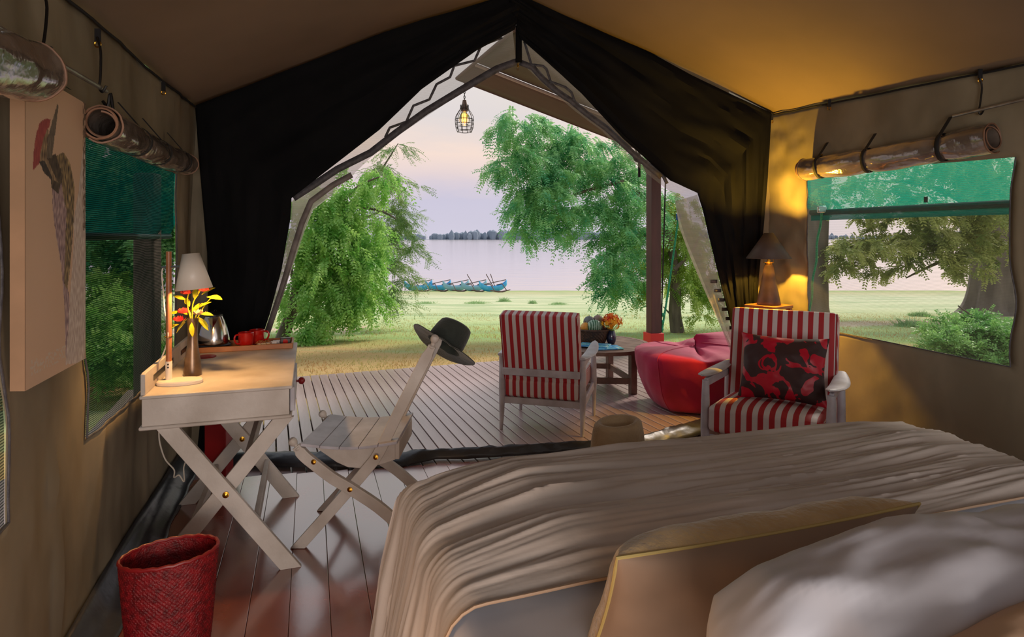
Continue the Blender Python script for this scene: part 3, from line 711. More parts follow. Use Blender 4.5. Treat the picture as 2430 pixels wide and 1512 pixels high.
def pillow(name, c, ex, ey, ez, sx, sy, th, m, parent=None, seed=0, wr=.012, half=0, pw=2.6, nu=44, pull=.07, rnd=0.0, label=None, cat=None, base=None, crown=0.0, **kw):
    """ex,ey in the plane of the pillow, ez its normal; half: 0 both sides, +1/-1 one side"""
    c = Vector(c); mb = MB()
    def f(sgn):
        def g(a, b):
            u = 2*a-1; v = 2*b-1
            u = math.copysign(1-(1-abs(u))**1.5, u); v = math.copysign(1-(1-abs(v))**1.5, v)
            k = max(0, (1-abs(u)**pw))**.5*max(0, (1-abs(v)**pw))**.5
            x = sx/2*u*(1-pull*(1-v*v)*(abs(u)**3)); y = sy/2*v*(1-pull*(1-u*u)*(abs(v)**3))
            x, y = x*math.sqrt(1-rnd*v*v/2), y*math.sqrt(1-rnd*u*u/2)
            y += crown*(1-u*u)
            h = th/2*k*sgn+sgn*wr*k**.3*fbm((u*2.3+seed, v*2.3, sgn*3+seed))+sgn*wr*.7*k**.5*noise.noise(Vector((u*3.3+v*2.5, v*1.5-u, seed+9)))
            return c+ex*x+ey*y+ez*h
        return g
    if half >= 0: mb.grid(f(1), nu, nu)
    if half <= 0: mb.grid(f(-1), nu, nu)
    o = obj(name, mb, m, parent, base=base, angle=80, **kw)
    if label: tag(o, label, cat)
    return o
def frame(n, x):
    n = Vector(n).normalized(); x = Vector(x); x = (x-n*x.dot(n)).normalized(); return x, n.cross(x), n
# gold cushion standing on the bed
tlc = Vector((.165, 1.00, .955)); trc = Vector((.80, 1.205, .955))
ex = (trc-tlc).normalized(); nrm = ex.cross(ZV).normalized()*-1            # away from the camera
ez = (nrm*.88+ZV*.46).normalized(); ey = ez.cross(ex).normalized(); ey = ey if ey.z > 0 else -ey
cc = (tlc+trc)/2-ey*.185-ZV*.022
gc = T('scatter_cushion', tuple(cc-ZV*.18), 'gold velvet cushion with brown back standing across the bed', 'cushion')
pillow('front_panel', cc, ex, ey, ez, .66, .40, .17, M['velvet'], gc, 3, .006, half=1, pull=.05, pw=5)
pillow('back_panel', cc, ex, ey, ez, .66, .40, .17, M['pillow_b'], gc, 5, .006, half=-1, pull=.05, pw=2.0)
rim = []
for k in range(96):
    t = 2*math.pi*k/96; c_, s_ = math.cos(t), math.sin(t); m_ = max(abs(c_), abs(s_)); u, v = c_/m_, s_/m_
    rim.append(cc+ex*(.33*u*(1-.05*(1-v*v)))+ey*(.20*v*(1-.05*(1-u*u))))
obj('piping', MB().tube(rim, .0032, 6, closed=True), M['piping'], gc)
# white pillow and tan pillow near the camera
pc = Vector((.66, .80, .888)); exx = Vector((.955, .29, .0)).normalized()
a1, a2, a3 = frame((.22, -.42, .88), exx)
pillow('pillow', pc, exx, a2, a3, .90, .46, .30, M['pillow_w'], None, 11, .024, rnd=.8, base=tuple(pc-ZV*.19), label='white pillow lying behind the gold cushion on the bed', cat='pillow', nu=60)
pc2 = Vector((.735, .60, .935)); exx2 = Vector((.93, .34, .06)).normalized()
b1_, b2_, b3_ = frame((.2, -.4, .88), exx2)
pillow('pillow', pc2, exx2, b2_, b3_, .72, .42, .22, M['pillow_t'], None, 17, .022, rnd=.5, base=tuple(pc2-ZV*.15), label='tan pillow at the lower right corner, nearest of the bed pillows', cat='pillow', nu=50)

# bench at the foot of the bed carrying the tan hat
hp0 = P(1466, 1093, 2.34)
bn = T('stool', (hp0.x, hp0.y, 0), 'low white stool behind the foot of the bed, under the tan hat', 'stool')
obj('seat', MB().box((hp0.x, hp0.y, hp0.z-.018), .30, .26, .030, (V, U, ZV)), M['white_wood'], bn, bevel=.004)
for a in (-.11, .11):
    for b in (-.09, .09): obj('leg', MB().box(Vector((hp0.x, hp0.y, (hp0.z-.034)/2))+V*a+U*b, .035, .035, hp0.z-.034, (V, U, ZV)), M['white_wood'], bn, bevel=.003)

def hat(name, c, n, fw_, m, mband, label, R=.185, rc=.098, hc=.115, seed=0, pinch=.02, curl=.03, cat='hat', taper=.86, brimw=1.0):
    x, y, n = frame(n, fw_)                             # x: long axis front to back
    t = T(name, tuple(Vector(c)), label, cat)
    def g(a, b):
        th = 2*math.pi*a; ct, st_ = math.cos(th), math.sin(th); ov = 1+.12*ct*ct
        if b < .35:                                     # brim
            k = b/.35; r = R+(rc-R)*k; z = curl*(1-k)**1.4*(st_*st_*1.2-.25)+.004*fbm((ct*2, st_*2, seed)); oo = 1+.10*ct*ct*(1-k)+.12*ct*ct*k
            return Vector(c)+x*(r*ct*oo)+y*(r*st_)+n*z
        if b < .8:
            k = (b-.35)/.45; r = rc*(1-(1-taper)*(.45*k+.55*k**4)); z = hc*k
            return Vector(c)+x*(r*ct*ov)+y*(r*st_)+n*(z+.008*ct*k)
        k = (b-.8)/.2; r = rc*taper*(1-k)*(1.0)+.0005
        q3 = max(0, (k-.22)/.78); z = hc+.012*math.sin(min(1, k/.22)*math.pi/2)-pinch*math.sin(min(1, q3*1.7)*math.pi/2)+.008*ct*(1-k)
        return Vector(c)+x*(r*ct*ov)+y*(r*st_)+n*z
    obj('felt_body', MB().grid(g, 56, 40, closed=True), m, t, solid=.004, angle=70)
    if mband is not None:
        bb = MB(); bb.grid(lambda a, b: Vector(c)+x*((rc*1.02-.003*b)*math.cos(2*math.pi*a)*(1+.12*math.cos(2*math.pi*a)**2))+y*((rc*1.02-.003*b)*math.sin(2*math.pi*a))+n*(.006+.028*b), 48, 2, closed=True)
        obj('hat_band', bb, mband, t)
    return t
hat('hat', hp0, (0, .0, 1), (1, .3, 0), M['felt_tan'], None, 'tan felt hat with dented crown behind the foot of the bed', R=.15, rc=.096, hc=.142, pinch=.05, taper=.84, curl=.004)

# ================================================================== DESK
DO = Vector((-1.60, 2.64, 0)); W = .60; L = 1.20
def dp(a, b, z): return DO+V*a+U*b+ZV*z
desk = T('writing_desk', tuple(dp(W/2, L/2, 0)), 'limewashed campaign desk on crossed legs below the left window', 'desk')
AX = (V, U, ZV)
obj('desk_top', MB().box(dp(W/2+.003, L/2, .7725), W+.022, L+.02, .016, AX), M['white_wood'], desk, bevel=.005)
obj('end_panel', MB().box(dp(W/2, .01, .705), W, .020, .119, AX), M['white_wood'], desk, bevel=.002)
obj('end_panel', MB().box(dp(W/2, L-.01, .705), W, .020, .119, AX), M['white_wood'], desk, bevel=.002)
obj('side_panel', MB().box(dp(.01, L/2, .705), .02, L-.041, .119, AX), M['white_wood'], desk, bevel=.002)
obj('bottom_moulding', MB().box(dp(W/2, L/2, .638), W+.022, L+.022, .016, AX), M['white_wood'], desk, bevel=.006)
dr = obj('drawer_front', MB().box(dp(W+.012, .33, .706), .022, .58, .112, AX), M['cool_white'], desk, bevel=.003)
kb = MB(); kc = dp(W+.023, .37, .716); x3 = (U, ZV, V)
kb.lathe(kc, [(.006, 0), (.006, .010), (.014, .014), (.019, .024), (.017, .034), (.008, .042), (.001, .044)], 14, x3)
obj('knob', kb, M['red_paint'], dr)
obj('rail_panel', MB().box(dp(W-.012, L/2, .705), .02, L-.06, .115, AX), M['cool_white'], desk)
gal = MB(); gal.prism([dp(-.005, 0, .7805), dp(-.005, 0, .872), dp(-.005, .03, .876), dp(-.005, L, .876), dp(-.005, L, .7805)], V*.018)
gl2 = obj('gallery_rail', gal, M['white_wood'], desk, bevel=.003)
obj('gallery_slot', MB().box(dp(.0138, .36, .825), .002, .42, .026, AX), M['blackpl'], gl2)
obj('gallery_slot', MB().box(dp(.0138, .95, .825), .002, .36, .026, AX), M['blackpl'], gl2)
def legs(tag_, At, Ab, Bt, Bb, bolt):
    lm = M['white_wood']
    d1 = (Ab-At); d2 = (Bb-Bt); n1 = V.cross(ZV)        # face normal along -U
    off = U*.012
    def leg(a, b, o):
        d = (b-a).normalized(); side = (V-d*V.dot(d)).normalized()
        mb = MB(); hw = .034; hs = hw/abs(d.z)          # sawn level at floor
        pa = a+o; pb = b+o
        mb.prism([pa-V*hs, pa+V*hs, pb+V*hs, pb-V*hs], U*.024); return obj('leg', mb, lm, desk, bevel=.002, smooth=False)
    leg(At, Ab, -U*.024); leg(Bt, Bb, U*.002)
    if bolt:
        t = .5; c = At.lerp(Ab, .47)-U*.026
        obj('bolt', MB().lathe(c, [(.014, 0), (.014, .003), (.009, .004), (.009, .007), (.001, .010)], 14, (V, ZV, -U)), M['brass'], desk)
At = Vector((-1.512, 2.690, .632)); Ab = Vector((-.985, 2.725, 0)); Bt = Vector((-1.055, 2.825, .632)); Bb = Vector((-1.535, 2.60, 0))
legs('n', At, Ab, Bt, Bb, True)
sh = U*.78
legs('f', At+sh+V*.0, Ab+sh-V*.02, Bt+sh, Bb+sh, True)
def stretch(p, w_, t_, side): obj('stretcher', MB().bar(p+U*.024, p+U*.76, w_, t_, side), M['white_wood'], desk, bevel=.002)
stretch(At.lerp(Ab, .70)+V*.004, .024, .055, Vector((0, 0, 1)).cross(U))
stretch(Bt.lerp(Bb, .72), .024, .055, Vector((0, 0, 1)).cross(U))
stretch(Bt.lerp(Bb, .30), .055, .022, Vector((.6, .2, .8)))

# things on the desk
tz = .7807
lp = P(427, 905, 2.86); lp.z = tz
dl = T('desk_lamp', tuple(lp), 'desk lamp with white cone shade on a wooden pole and oval base', 'lamp')
obj('base', MB().lathe(lp, [(.095, 0), (.098, .004), (.098, .014), (.092, .020), (.001, .021)], 40, (V, U, ZV), 1.0, .62), M['lamp_white'], dl)
px_ = lp+Vector((-.052, 0, 0)); topz = P(402, 597, 2.86).z
obj('pole_sleeve', MB().tube([px_+ZV*.018, px_+ZV*.105], .0145, 16), M['lamp_white'], dl)
obj('pole', MB().tube([px_+ZV*.105, Vector((px_.x, px_.y, topz))], .0125, 16), M['pole_wood'], dl)
for dz in (.078, .092): obj('screw', MB().ball(px_+Vector((.004, -.014, dz)), .004, 8), M['iron'], dl)
az = P(402, 632, 2.86).z
hc_ = P(440, 632, 2.86)
obj('arm', MB().tube([Vector((px_.x-.032, px_.y, az-.004)), hc_], .0055, 10), M['chrome'], dl)
stt = P(453, 602, 2.86); stb = P(461, 686, 2.86); axd = (stb-stt).normalized()
sx_, sy_, sn_ = frame(axd, (1, 0, 0)); ln = (stb-stt).length
shd = obj('lamp_shade', MB().lathe(stt, [(.036, 0), (.079, ln)], 48, (sx_, sy_, sn_), cap=False), M['lamp_white'], dl, solid=.002)
gr = MB()
for k in range(7):
    o_ = stt+sx_*(-.03+.01*k); hw = math.sqrt(max(0, .035**2-(.01*k-.03)**2)); gr.tube([o_-sy_*hw, o_+sy_*hw], .0012, 5)
obj('vent_grille', gr, M['brass'], shd)
obj('bulb', MB().ball(stt.lerp(stb, .58), .024, 14), M['lampglow'], dl)
light('desk_lamp_light', 'POINT', stt.lerp(stb, .80), DESK_W, WARM, shadow_soft_size=.02)
cp = [P(388, 633, 2.88), P(384, 650, 2.88), P(388, 700, 2.89), P(391, 740, 2.88), P(399, 790, 2.85), P(396, 815, 2.86), P(385, 845, 2.88), P(372, 868, 2.88), P(366, 885, 2.83)]
def smooth_path(pts, n=6):
    out = []
    for i in range(len(pts)-1):
        p0 = pts[max(0, i-1)]; p1 = pts[i]; p2 = pts[i+1]; p3 = pts[min(len(pts)-1, i+2)]
        for k in range(n):
            t = k/n; out.append(.5*((2*p1)+(p2-p0)*t+(2*p0-5*p1+4*p2-p3)*t*t+(3*p1-p0-3*p2+p3)*t**3))
    return out+[pts[-1]]
cm = mat('cord_white', (226, 214, 200), None)
obj('cord', MB().tube(smooth_path(cp), .0032, 6), cm, dl)
obj('cord_ring', MB().tube([Vector((px_.x+.016*math.cos(t)-.003, px_.y+.016*math.sin(t), P(0, 799, 2.86).z)) for t in [i*math.pi/6 for i in range(12)]], .0022, 5, closed=True), M['brass'], dl)
o = obj('power_cable', MB().tube(smooth_path([P(377, 1015, 2.98), P(379, 1050, 3.0), P(392, 1090, 3.05), P(413, 1115, 3.1), P(413, 1133, 3.12), P(425, 1128, 3.15), P(437, 1143, 3.15), P(436, 1110, 3.2), P(444, 1088, 3.25)]), .0035, 6), cm, base=tuple(P(413, 1133, 3.12)))
tag(o, 'thin white power cable hanging below the desk against the canvas wall', 'cable')
vb = P(457, 890, 3.03); vb.z = tz
vs = T('bud_vase', tuple(vb), 'tall narrow metal vase with a waisted neck beside the desk lamp', 'vase')
obj('vase_body', MB().lathe(vb, [(.040, 0), (.041, .02), (.037, .07), (.026, .14), (.0225, .19), (.024, .24), (.027, .285), (.024, .285), (.020, .24), (.001, .2)], 28), M['vase'], vs)
# flowers standing in the vase
ft = vb+ZV*.285
fs = T('cut_flowers', tuple(ft), 'spray of red blooms and yellow leaves standing in the metal vase', 'flowers')
stems = [(450, 690), (470, 700), (440, 740), (480, 720), (505, 704)]
sm = MB()
for i, (x, y) in enumerate(stems):
    e = P(x, y, 3.0+.03*(i % 3)); sm.tube(smooth_path([ft-ZV*.05, ft.lerp(e, .4)+Vector((.01*(i-2), 0, .02)), e], 5), .003, 5)
obj('stem', sm, M['leaf_y'], fs)['kind'] = 'stuff'
def leafmesh(p, d, n, l, w_):
    d = Vector(d).normalized(); s = d.cross(Vector(n)).normalized(); nn = s.cross(d)
    mb = MB(); prof = [(0, .02), (.2, .6), (.45, 1), (.7, .8), (.9, .35), (1, 0.02)]
    vs_ = []
    for t, k in prof:
        b = Vector(p)+d*(l*t)-nn*(.25*l*t*t); vs_ += [b-s*(w_/2*k)+nn*(.1*w_*k), b, b+s*(w_/2*k)+nn*(.1*w_*k)]
    return mb.add(vs_, [(3*i+j, 3*i+j+1, 3*i+j+4, 3*i+j+3) for i in range(5) for j in range(2)])
lf = [(425, 770, -.9, -.2), (440, 765, -.6, -.5), (452, 762, -.1, -.5), (468, 760, .5, -.3), (475, 745, .8, .1), (470, 752, .6, -.6), (458, 745, .2, .6), (445, 748, -.5, .4),
      (490, 705, 1, .05), (500, 702, 1, -.1), (478, 700, .6, .5), (462, 712, -.1, 1), (440, 712, -.8, .5), (432, 742, -1, .1), (462, 735, .8, .6), (450, 728, -.5, .8), (455, 765, .1, -.9), (470, 700, .3, .8), (445, 758, -.9, -.5), (465, 755, .9, -.5)]
for i, (x, y, dx, dz) in enumerate(lf):
    obj('leaf', leafmesh(P(x, y, 2.98+.02*(i % 4)), (dx, -.25+.15*(i % 4), dz), (0, -.5, .8), .058+.012*(i % 3), .026), M['leaf_y'], fs)
for i, (x, y) in enumerate([(442, 693), (485, 686), (436, 738), (472, 742), (425, 757)]):
    mb = MB(); c = P(x, y, 2.98)
    for k in range(11):
        an = k*2.4; rr = .008+.0022*k; mb.add(*(lambda q: (q.v, q.f))(leafmesh(c+Vector((rr*.5*math.cos(an), rr*.5*math.sin(an), -.01)), (math.cos(an)*(.3+.06*k), math.sin(an)*(.3+.06*k), 1.0-.07*k), (math.cos(an), math.sin(an), .3), .026, .024)))
    obj('bloom', mb, M['petal'] if i != 3 else M['pillow_t'], fs, angle=180)

# tray with kettle, mugs and sachets
ty0, ty1 = 1.00, 1.20
tr_c = dp(W/2, 1.105, tz)
tr = T('serving_tray', tuple(tr_c), 'shallow wooden tray at the far end of the desk', 'tray')
obj('tray_floor', MB().box(dp(W/2+.005, 1.105, tz+.006), .55, .22, .009, AX), M['tray_wood'], tr)
for b in (.99, 1.22): obj('tray_side', MB().box(dp(W/2+.005, b, tz+.016), .57, .010, .032, AX), M['tray_wood'], tr, bevel=.003)
for a in (.024, W-.014): obj('tray_side', MB().box(dp(a, 1.105, tz+.016), .010, .219, .032, AX), M['tray_wood'], tr, bevel=.003)
kz = tz+.011
kc = dp(.135, 1.10, kz)
kt = T('kettle', tuple(kc), 'stainless steel kettle with black lid and base on the tray', 'kettle')
obj('kettle_base', MB().lathe(kc, [(.094, 0), (.096, .004), (.096, .02), (.090, .026)], 32), M['blackpl'], kt)
obj('kettle_body', MB().lathe(kc, [(.088, .027), (.090, .035), (.086, .07), (.076, .12), (.062, .165), (.048, .195)], 40), M['chrome'], kt)
obj('lid', MB().lathe(kc, [(.050, .193), (.048, .203), (.034, .214), (.012, .22), (.001, .221)], 28), M['blackpl'], kt)
sp = MB(); sd = Vector((.35, -.93, 0)).normalized(); sl = ZV.cross(sd)
sp.add([kc+sd*.072-sl*.001+ZV*.125, kc+sd*.055-sl*.030+ZV*.188, kc+sd*.055+sl*.030+ZV*.188, kc+sd*.088+ZV*.190], [(0, 1, 3), (0, 3, 2), (1, 2, 3), (0, 2, 1)])
obj('spout', sp, M['chrome'], kt)
hd = -sd
obj('handle', MB().tube(smooth_path([kc+hd*.045+ZV*.205, kc+hd*.085+ZV*.212, kc+hd*.118+ZV*.185, kc+hd*.125+ZV*.12, kc+hd*.110+ZV*.055, kc+hd*.085+ZV*.035]), .010, 8), M['blackpl'], kt)
def mug(c, m, label, hdir, grp=None):
    t = T('mug', tuple(c), label, 'mug', grp)
    obj('mug_body', MB().lathe(c, [(.030, 0), (.036, .004), (.043, .03), (.046, .088), (.0435, .090), (.041, .03), (.03, .008), (.001, .006)], 28), m, t)
    h = Vector(hdir).normalized()
    obj('handle', MB().tube(smooth_path([c+h*.042+ZV*.078, c+h*.066+ZV*.078, c+h*.074+ZV*.055, c+h*.062+ZV*.030, c+h*.041+ZV*.024]), .0055, 8), m, t)
mug(dp(.318, 1.065, kz), M['red_gloss'], 'red mug in front, next to the kettle on the tray', (-.3, -.4, 0))
mug(dp(.372, 1.155, kz), M['red_gloss'], 'red mug behind the front mug, its handle to the right', (1, .1, 0))
bs = T('twine_bundle', tuple(dp(.43, 1.065, kz)), 'cream bundle tied with twine on the tray, right of the mugs', 'bundle')
b0 = dp(.42, 1.045, kz)
obj('bundle', MB().box(b0+ZV*.011, .075, .045, .022, (Vector((.8, .6, 0)), Vector((-.6, .8, 0)), ZV)), mat('cream_paper', (214, 196, 168), None), bs, bevel=.008)
tw = MB()
for k in range(9):
    an = k*.7; tw.tube(smooth_path([b0+ZV*.022, b0+Vector((.03*math.cos(an), .02*math.sin(an), .035)), b0+Vector((.05*math.cos(an+.5), .035*math.sin(an+.5), .018))], 4), .0018, 4)
obj('twine', tw, M['tray_wood'], bs)['kind'] = 'stuff'
for k in range(3):
    c = dp(.470+.012*k, 1.06+.028*k, kz+.012)
    o = obj('sugar_sachet', MB().box(c, .05, .012, .024, (Vector((.9, .4, 0)).normalized(), Vector((-.4, .9, 0)).normalized(), ZV)), M['sheet'], base=tuple(c-ZV*.012), bevel=.002)
    tag(o, ['small white sachet nearest the front of the tray, right of the twine bundle', 'small white sachet in the middle between two others on the tray', 'small white sachet at the back of the tray, beside the dark tin'][k], 'sachet', 'white sachets on the tray')
c = dp(.545, 1.08, kz)
tn = T('small_tin', tuple(c), 'small dark box with red label at the right end of the tray', 'box')
obj('box_body', MB().box(c+ZV*.021, .062, .045, .042, AX), mat('dark_tin', (52, 30, 26), (30, 20, 18), 40, .4), tn, bevel=.004)
obj('label_disc', MB().lathe(c+ZV*.021-U*.0225, [(.015, 0), (.015, .002)], 16, (V, ZV, -U)), M['red_gloss'], tn)
c = P(490, 843, 3.49); c.z = tz
o = obj('coaster', MB().lathe(c, [(.05, 0), (.052, .003), (.048, .006), (.001, .006)], 28), M['red_paint'], base=tuple(c)); tag(o, 'round dark red coaster lying in front of the tray', 'coaster')

# ================================================================== FOLDING CHAIR with crossed legs
YN, YF = 2.87, 3.29
def cn(x, y, Y=YN): 
    p = P(x, y, YN); p.y = Y; return p
ch = T('folding_chair', tuple(cn(835, 1303, 3.08)), 'limewashed cross-leg folding chair with slatted seat, hat hung on its back', 'chair')
def curved_leg(name, pix, Yc, w_=.052, t_=.026, flat=False):
    pts = smooth_path([cn(x, y, Yc) for x, y in pix], 5); n = len(pts); vs_ = []; yv = Vector((0, 1, 0))
    for i, p in enumerate(pts):
        d = (pts[min(n-1, i+1)]-pts[max(0, i-1)]).normalized(); s = yv.cross(d).normalized()
        ww = w_*(1 if i > 2 else .75) if name == 'arm_leg' else w_*(.72 if i > n-3 else 1)
        if i == 0 and flat: s = Vector((1, 0, 0))*(1/abs(d.z)) if abs(d.z) > .3 else s
        if i == n-1 and name == 'arm_leg': s = Vector((1, 0, 0))*(1/max(.4, abs(d.z)))*(1 if s.x > 0 else -1)
        vs_ += [p-s*ww/2-yv*t_/2, p+s*ww/2-yv*t_/2, p+s*ww/2+yv*t_/2, p-s*ww/2+yv*t_/2]
    fs_ = [(4*i+k, 4*i+(k+1) % 4, 4*i+4+(k+1) % 4, 4*i+4+k) for i in range(n-1) for k in range(4)]+[(3, 2, 1, 0), (4*n-4, 4*n-3, 4*n-2, 4*n-1)]
    return MB().add(vs_, fs_)
def knob(p, d):
    d = Vector(d).normalized(); x, y, n = frame(d, (0, 1, 0))
    return MB().lathe(p, [(.012, -.008), (.018, 0), (.018, .006), (.010, .012), (.010, .022), (.017, .030), (.021, .042), (.018, .054), (.008, .062), (.001, .063)], 18, (x, y, n))
for Yc, s_ in ((YN, -1), (YF, 1)):
    y1 = Yc-s_*.0; 
    lg = obj('leg', curved_leg('arm_leg', [(706, 1056), (724, 1078), (748, 1098), (790, 1130), (835, 1157), (900, 1200), (960, 1252), (1022, 1303)], y1+s_*.014), M['white_wood'], ch, bevel=.003, smooth=False)
    obj('finial', knob(cn(712, 1062, y1+s_*.014), cn(690, 1038, 0)-cn(712, 1062, 0)), M['white_wood'], lg)
    lg = obj('leg', curved_leg('back_leg', [(705, 1303), (770, 1230), (834, 1157), (872, 1112), (897, 1078), (940, 990), (985, 900), (1025, 822)], y1-s_*.014, flat=True), M['white_wood'], ch, bevel=.003, smooth=False)
    obj('finial', knob(cn(1024, 826, y1-s_*.014), cn(1036, 790, 0)-cn(1024, 826, 0)), M['white_wood'], lg)
    for bx, by, o2 in ((749, 1091, .028), (834, 1156, .028), (895, 1080, .028)):
        if s_ < 0: obj('bolt', MB().lathe(cn(bx, by, Yc-o2), [(.012, 0), (.012, .003), (.007, .004), (.007, .007), (.001, .009)], 14, (Vector((1, 0, 0)), ZV, Vector((0, -1, 0)))), M['brass'], ch)
    apr = [(722, 1048), (745, 1055), (780, 1062), (820, 1065), (860, 1063), (900, 1056), (945, 1043), (943, 1085), (934, 1097), (908, 1106), (880, 1113), (850, 1117), (822, 1115), (795, 1103), (765, 1082), (742, 1066)]
    obj('apron', MB().prism([cn(x, y, Yc-s_*.028) for x, y in apr], Vector((0, -s_*.02, 0))), M['white_wood'], ch, bevel=.003, smooth=False)
def seat_z(X):
    t = (X+.983)/.449; return .506-.022*math.sin(math.pi*min(1, max(0, t)))+.010*t
for k in range(5):
    x0 = -.985+.0905*k; x1 = x0+.0875; mb = MB()
    def sl(a, b, top):
        X = x0+(x1-x0)*a; return Vector((X, 2.845+.47*b, seat_z(X)-(0 if top else .014)))
    vs_ = [sl(a, b, t) for t in (1, 0) for b in (0, 1) for a in (0, .5, 1)]
    mb.add(vs_, [(0, 1, 4, 3), (1, 2, 5, 4), (6, 9, 10, 7), (7, 10, 11, 8), (0, 6, 7, 1), (1, 7, 8, 2), (3, 4, 10, 9), (4, 5, 11, 10), (0, 3, 9, 6), (2, 8, 11, 5)])
    obj('seat_slat', mb, M['cool_white'], ch, bevel=.002, smooth=False)
obj('end_rail', MB().box(Vector((-.545, 3.08, .455)), .022, .37, .085), M['white_wood'], ch, bevel=.004)
obj('back_rail', MB().bar(cn(1000, 872, YN+.02), cn(1000, 872, YF-.02), .05, .016, Vector((.4, 0, .9))), M['white_wood'], ch, bevel=.003)
obj('foot_rail', MB().bar(cn(765, 1236, YN+.02), cn(765, 1236, YF-.02), .03, .02, Vector((0, 0, 1))), M['white_wood'], ch, bevel=.003)
hn = Vector((.49, .42, .76)).normalized()
hat('hat', P(1053, 820, 3.24), hn, (.84, .05, -.53), M['felt_green'], M['felt_dark'], 'dark green felt hat hanging on the back of the folding chair', R=.175, rc=.090, hc=.125, pinch=.022, curl=-.02, taper=.84)

# ================================================================== WOVEN WASTE BASKET
wb_c = Vector((-1.21, 2.16, 0))
def basket(c, rx, ry, h, taper, ax, amp, nth, nz, tw=1.0, rimw=.012, tilt=0):
    def g(a, b):
        th = 2*math.pi*a; z = h*b; k = taper+(1-taper)*b**.8
        ph = a*nth; q = b*nz
        d = amp*(math.sin(2*math.pi*(ph+q*.5*tw))*(.6+.4*math.cos(math.pi*q*2)))
        return Vector(c)+ax[0]*((rx*k+d)*math.cos(th))+ax[1]*((ry*k+d)*math.sin(th))+ZV*(z+tilt*math.cos(th)*b)
    return g
wb = T('waste_basket', tuple(wb_c), 'tall red woven waste basket on the floor in front of the desk', 'basket')
gfn = basket(wb_c, .158, .112, .352, .80, (V, U), .0022, 60, 44, tilt=.006)
obj('woven_side', MB().grid(lambda a, b: gfn(a, b) if b > 0 else gfn(a, 0), 480, 88, closed=True), M['wicker_red'], wb, angle=180)
gin = lambda a, b: wb_c+V*((.150*(.80+.2*b))*math.cos(2*math.pi*a))+U*((.104*(.80+.2*b))*math.sin(2*math.pi*a))+ZV*(.01+.342*b)
inn = MB().grid(gin, 60, 10, closed=True); inn.add([gin(k/60, 0) for k in range(60)], [tuple(range(60))]); obj('inner_side', inn, M['wicker_red'], wb)
rimp = [gfn(k/60, 1.0)*1.0 for k in range(60)]
rimp = [wb_c+V*(.155*math.cos(2*math.pi*k/60))+U*(.109*math.sin(2*math.pi*k/60))+ZV*(.353+.006*math.cos(2*math.pi*k/60)+.002*math.sin(k*2.1)) for k in range(60)]
obj('rim', MB().tube(rimp, .0065, 8, closed=True), M['red_paint'], wb)

# ================================================================== STRIPED ARMCHAIRS
def cushion_box(w_, d_, h_, puff, taper_top=0.0, n=10):
    def g(face):
        pass
    mb = MB(); s = (w_/2, d_/2, h_/2); r = min(h_, d_)*.20
    def pt(u, v, k, sg):
        q = [0, 0, 0]; i, j = [(1, 2), (0, 2), (0, 1)][k]; q[k] = sg; q[i] = u; q[j] = v
        p = [q[0]*s[0], q[1]*s[1], q[2]*s[2]]
        cc = [max(-s[m]+r, min(s[m]-r, p[m])) for m in range(3)]; dlt = Vector(p)-Vector(cc)
        if dlt.length > 1e-9: dlt = dlt.normalized()*r
        o = Vector(cc)+dlt; e = (1-abs(q[0])**4)*(1-abs(q[1])**4)
        o.z += puff*e*(1 if o.z > 0 else -.3)*(1 if k == 2 else abs(o.z)/s[2]); return o
    for k in range(3):
        for sg in (-1, 1):
            mb.grid(lambda a, b, k=k, sg=sg: pt(2*a-1, 2*b-1, k, sg), 20, 20)
    return mb
def xform(mb, mtx): mb.v = [mtx @ p for p in mb.v]; return mb
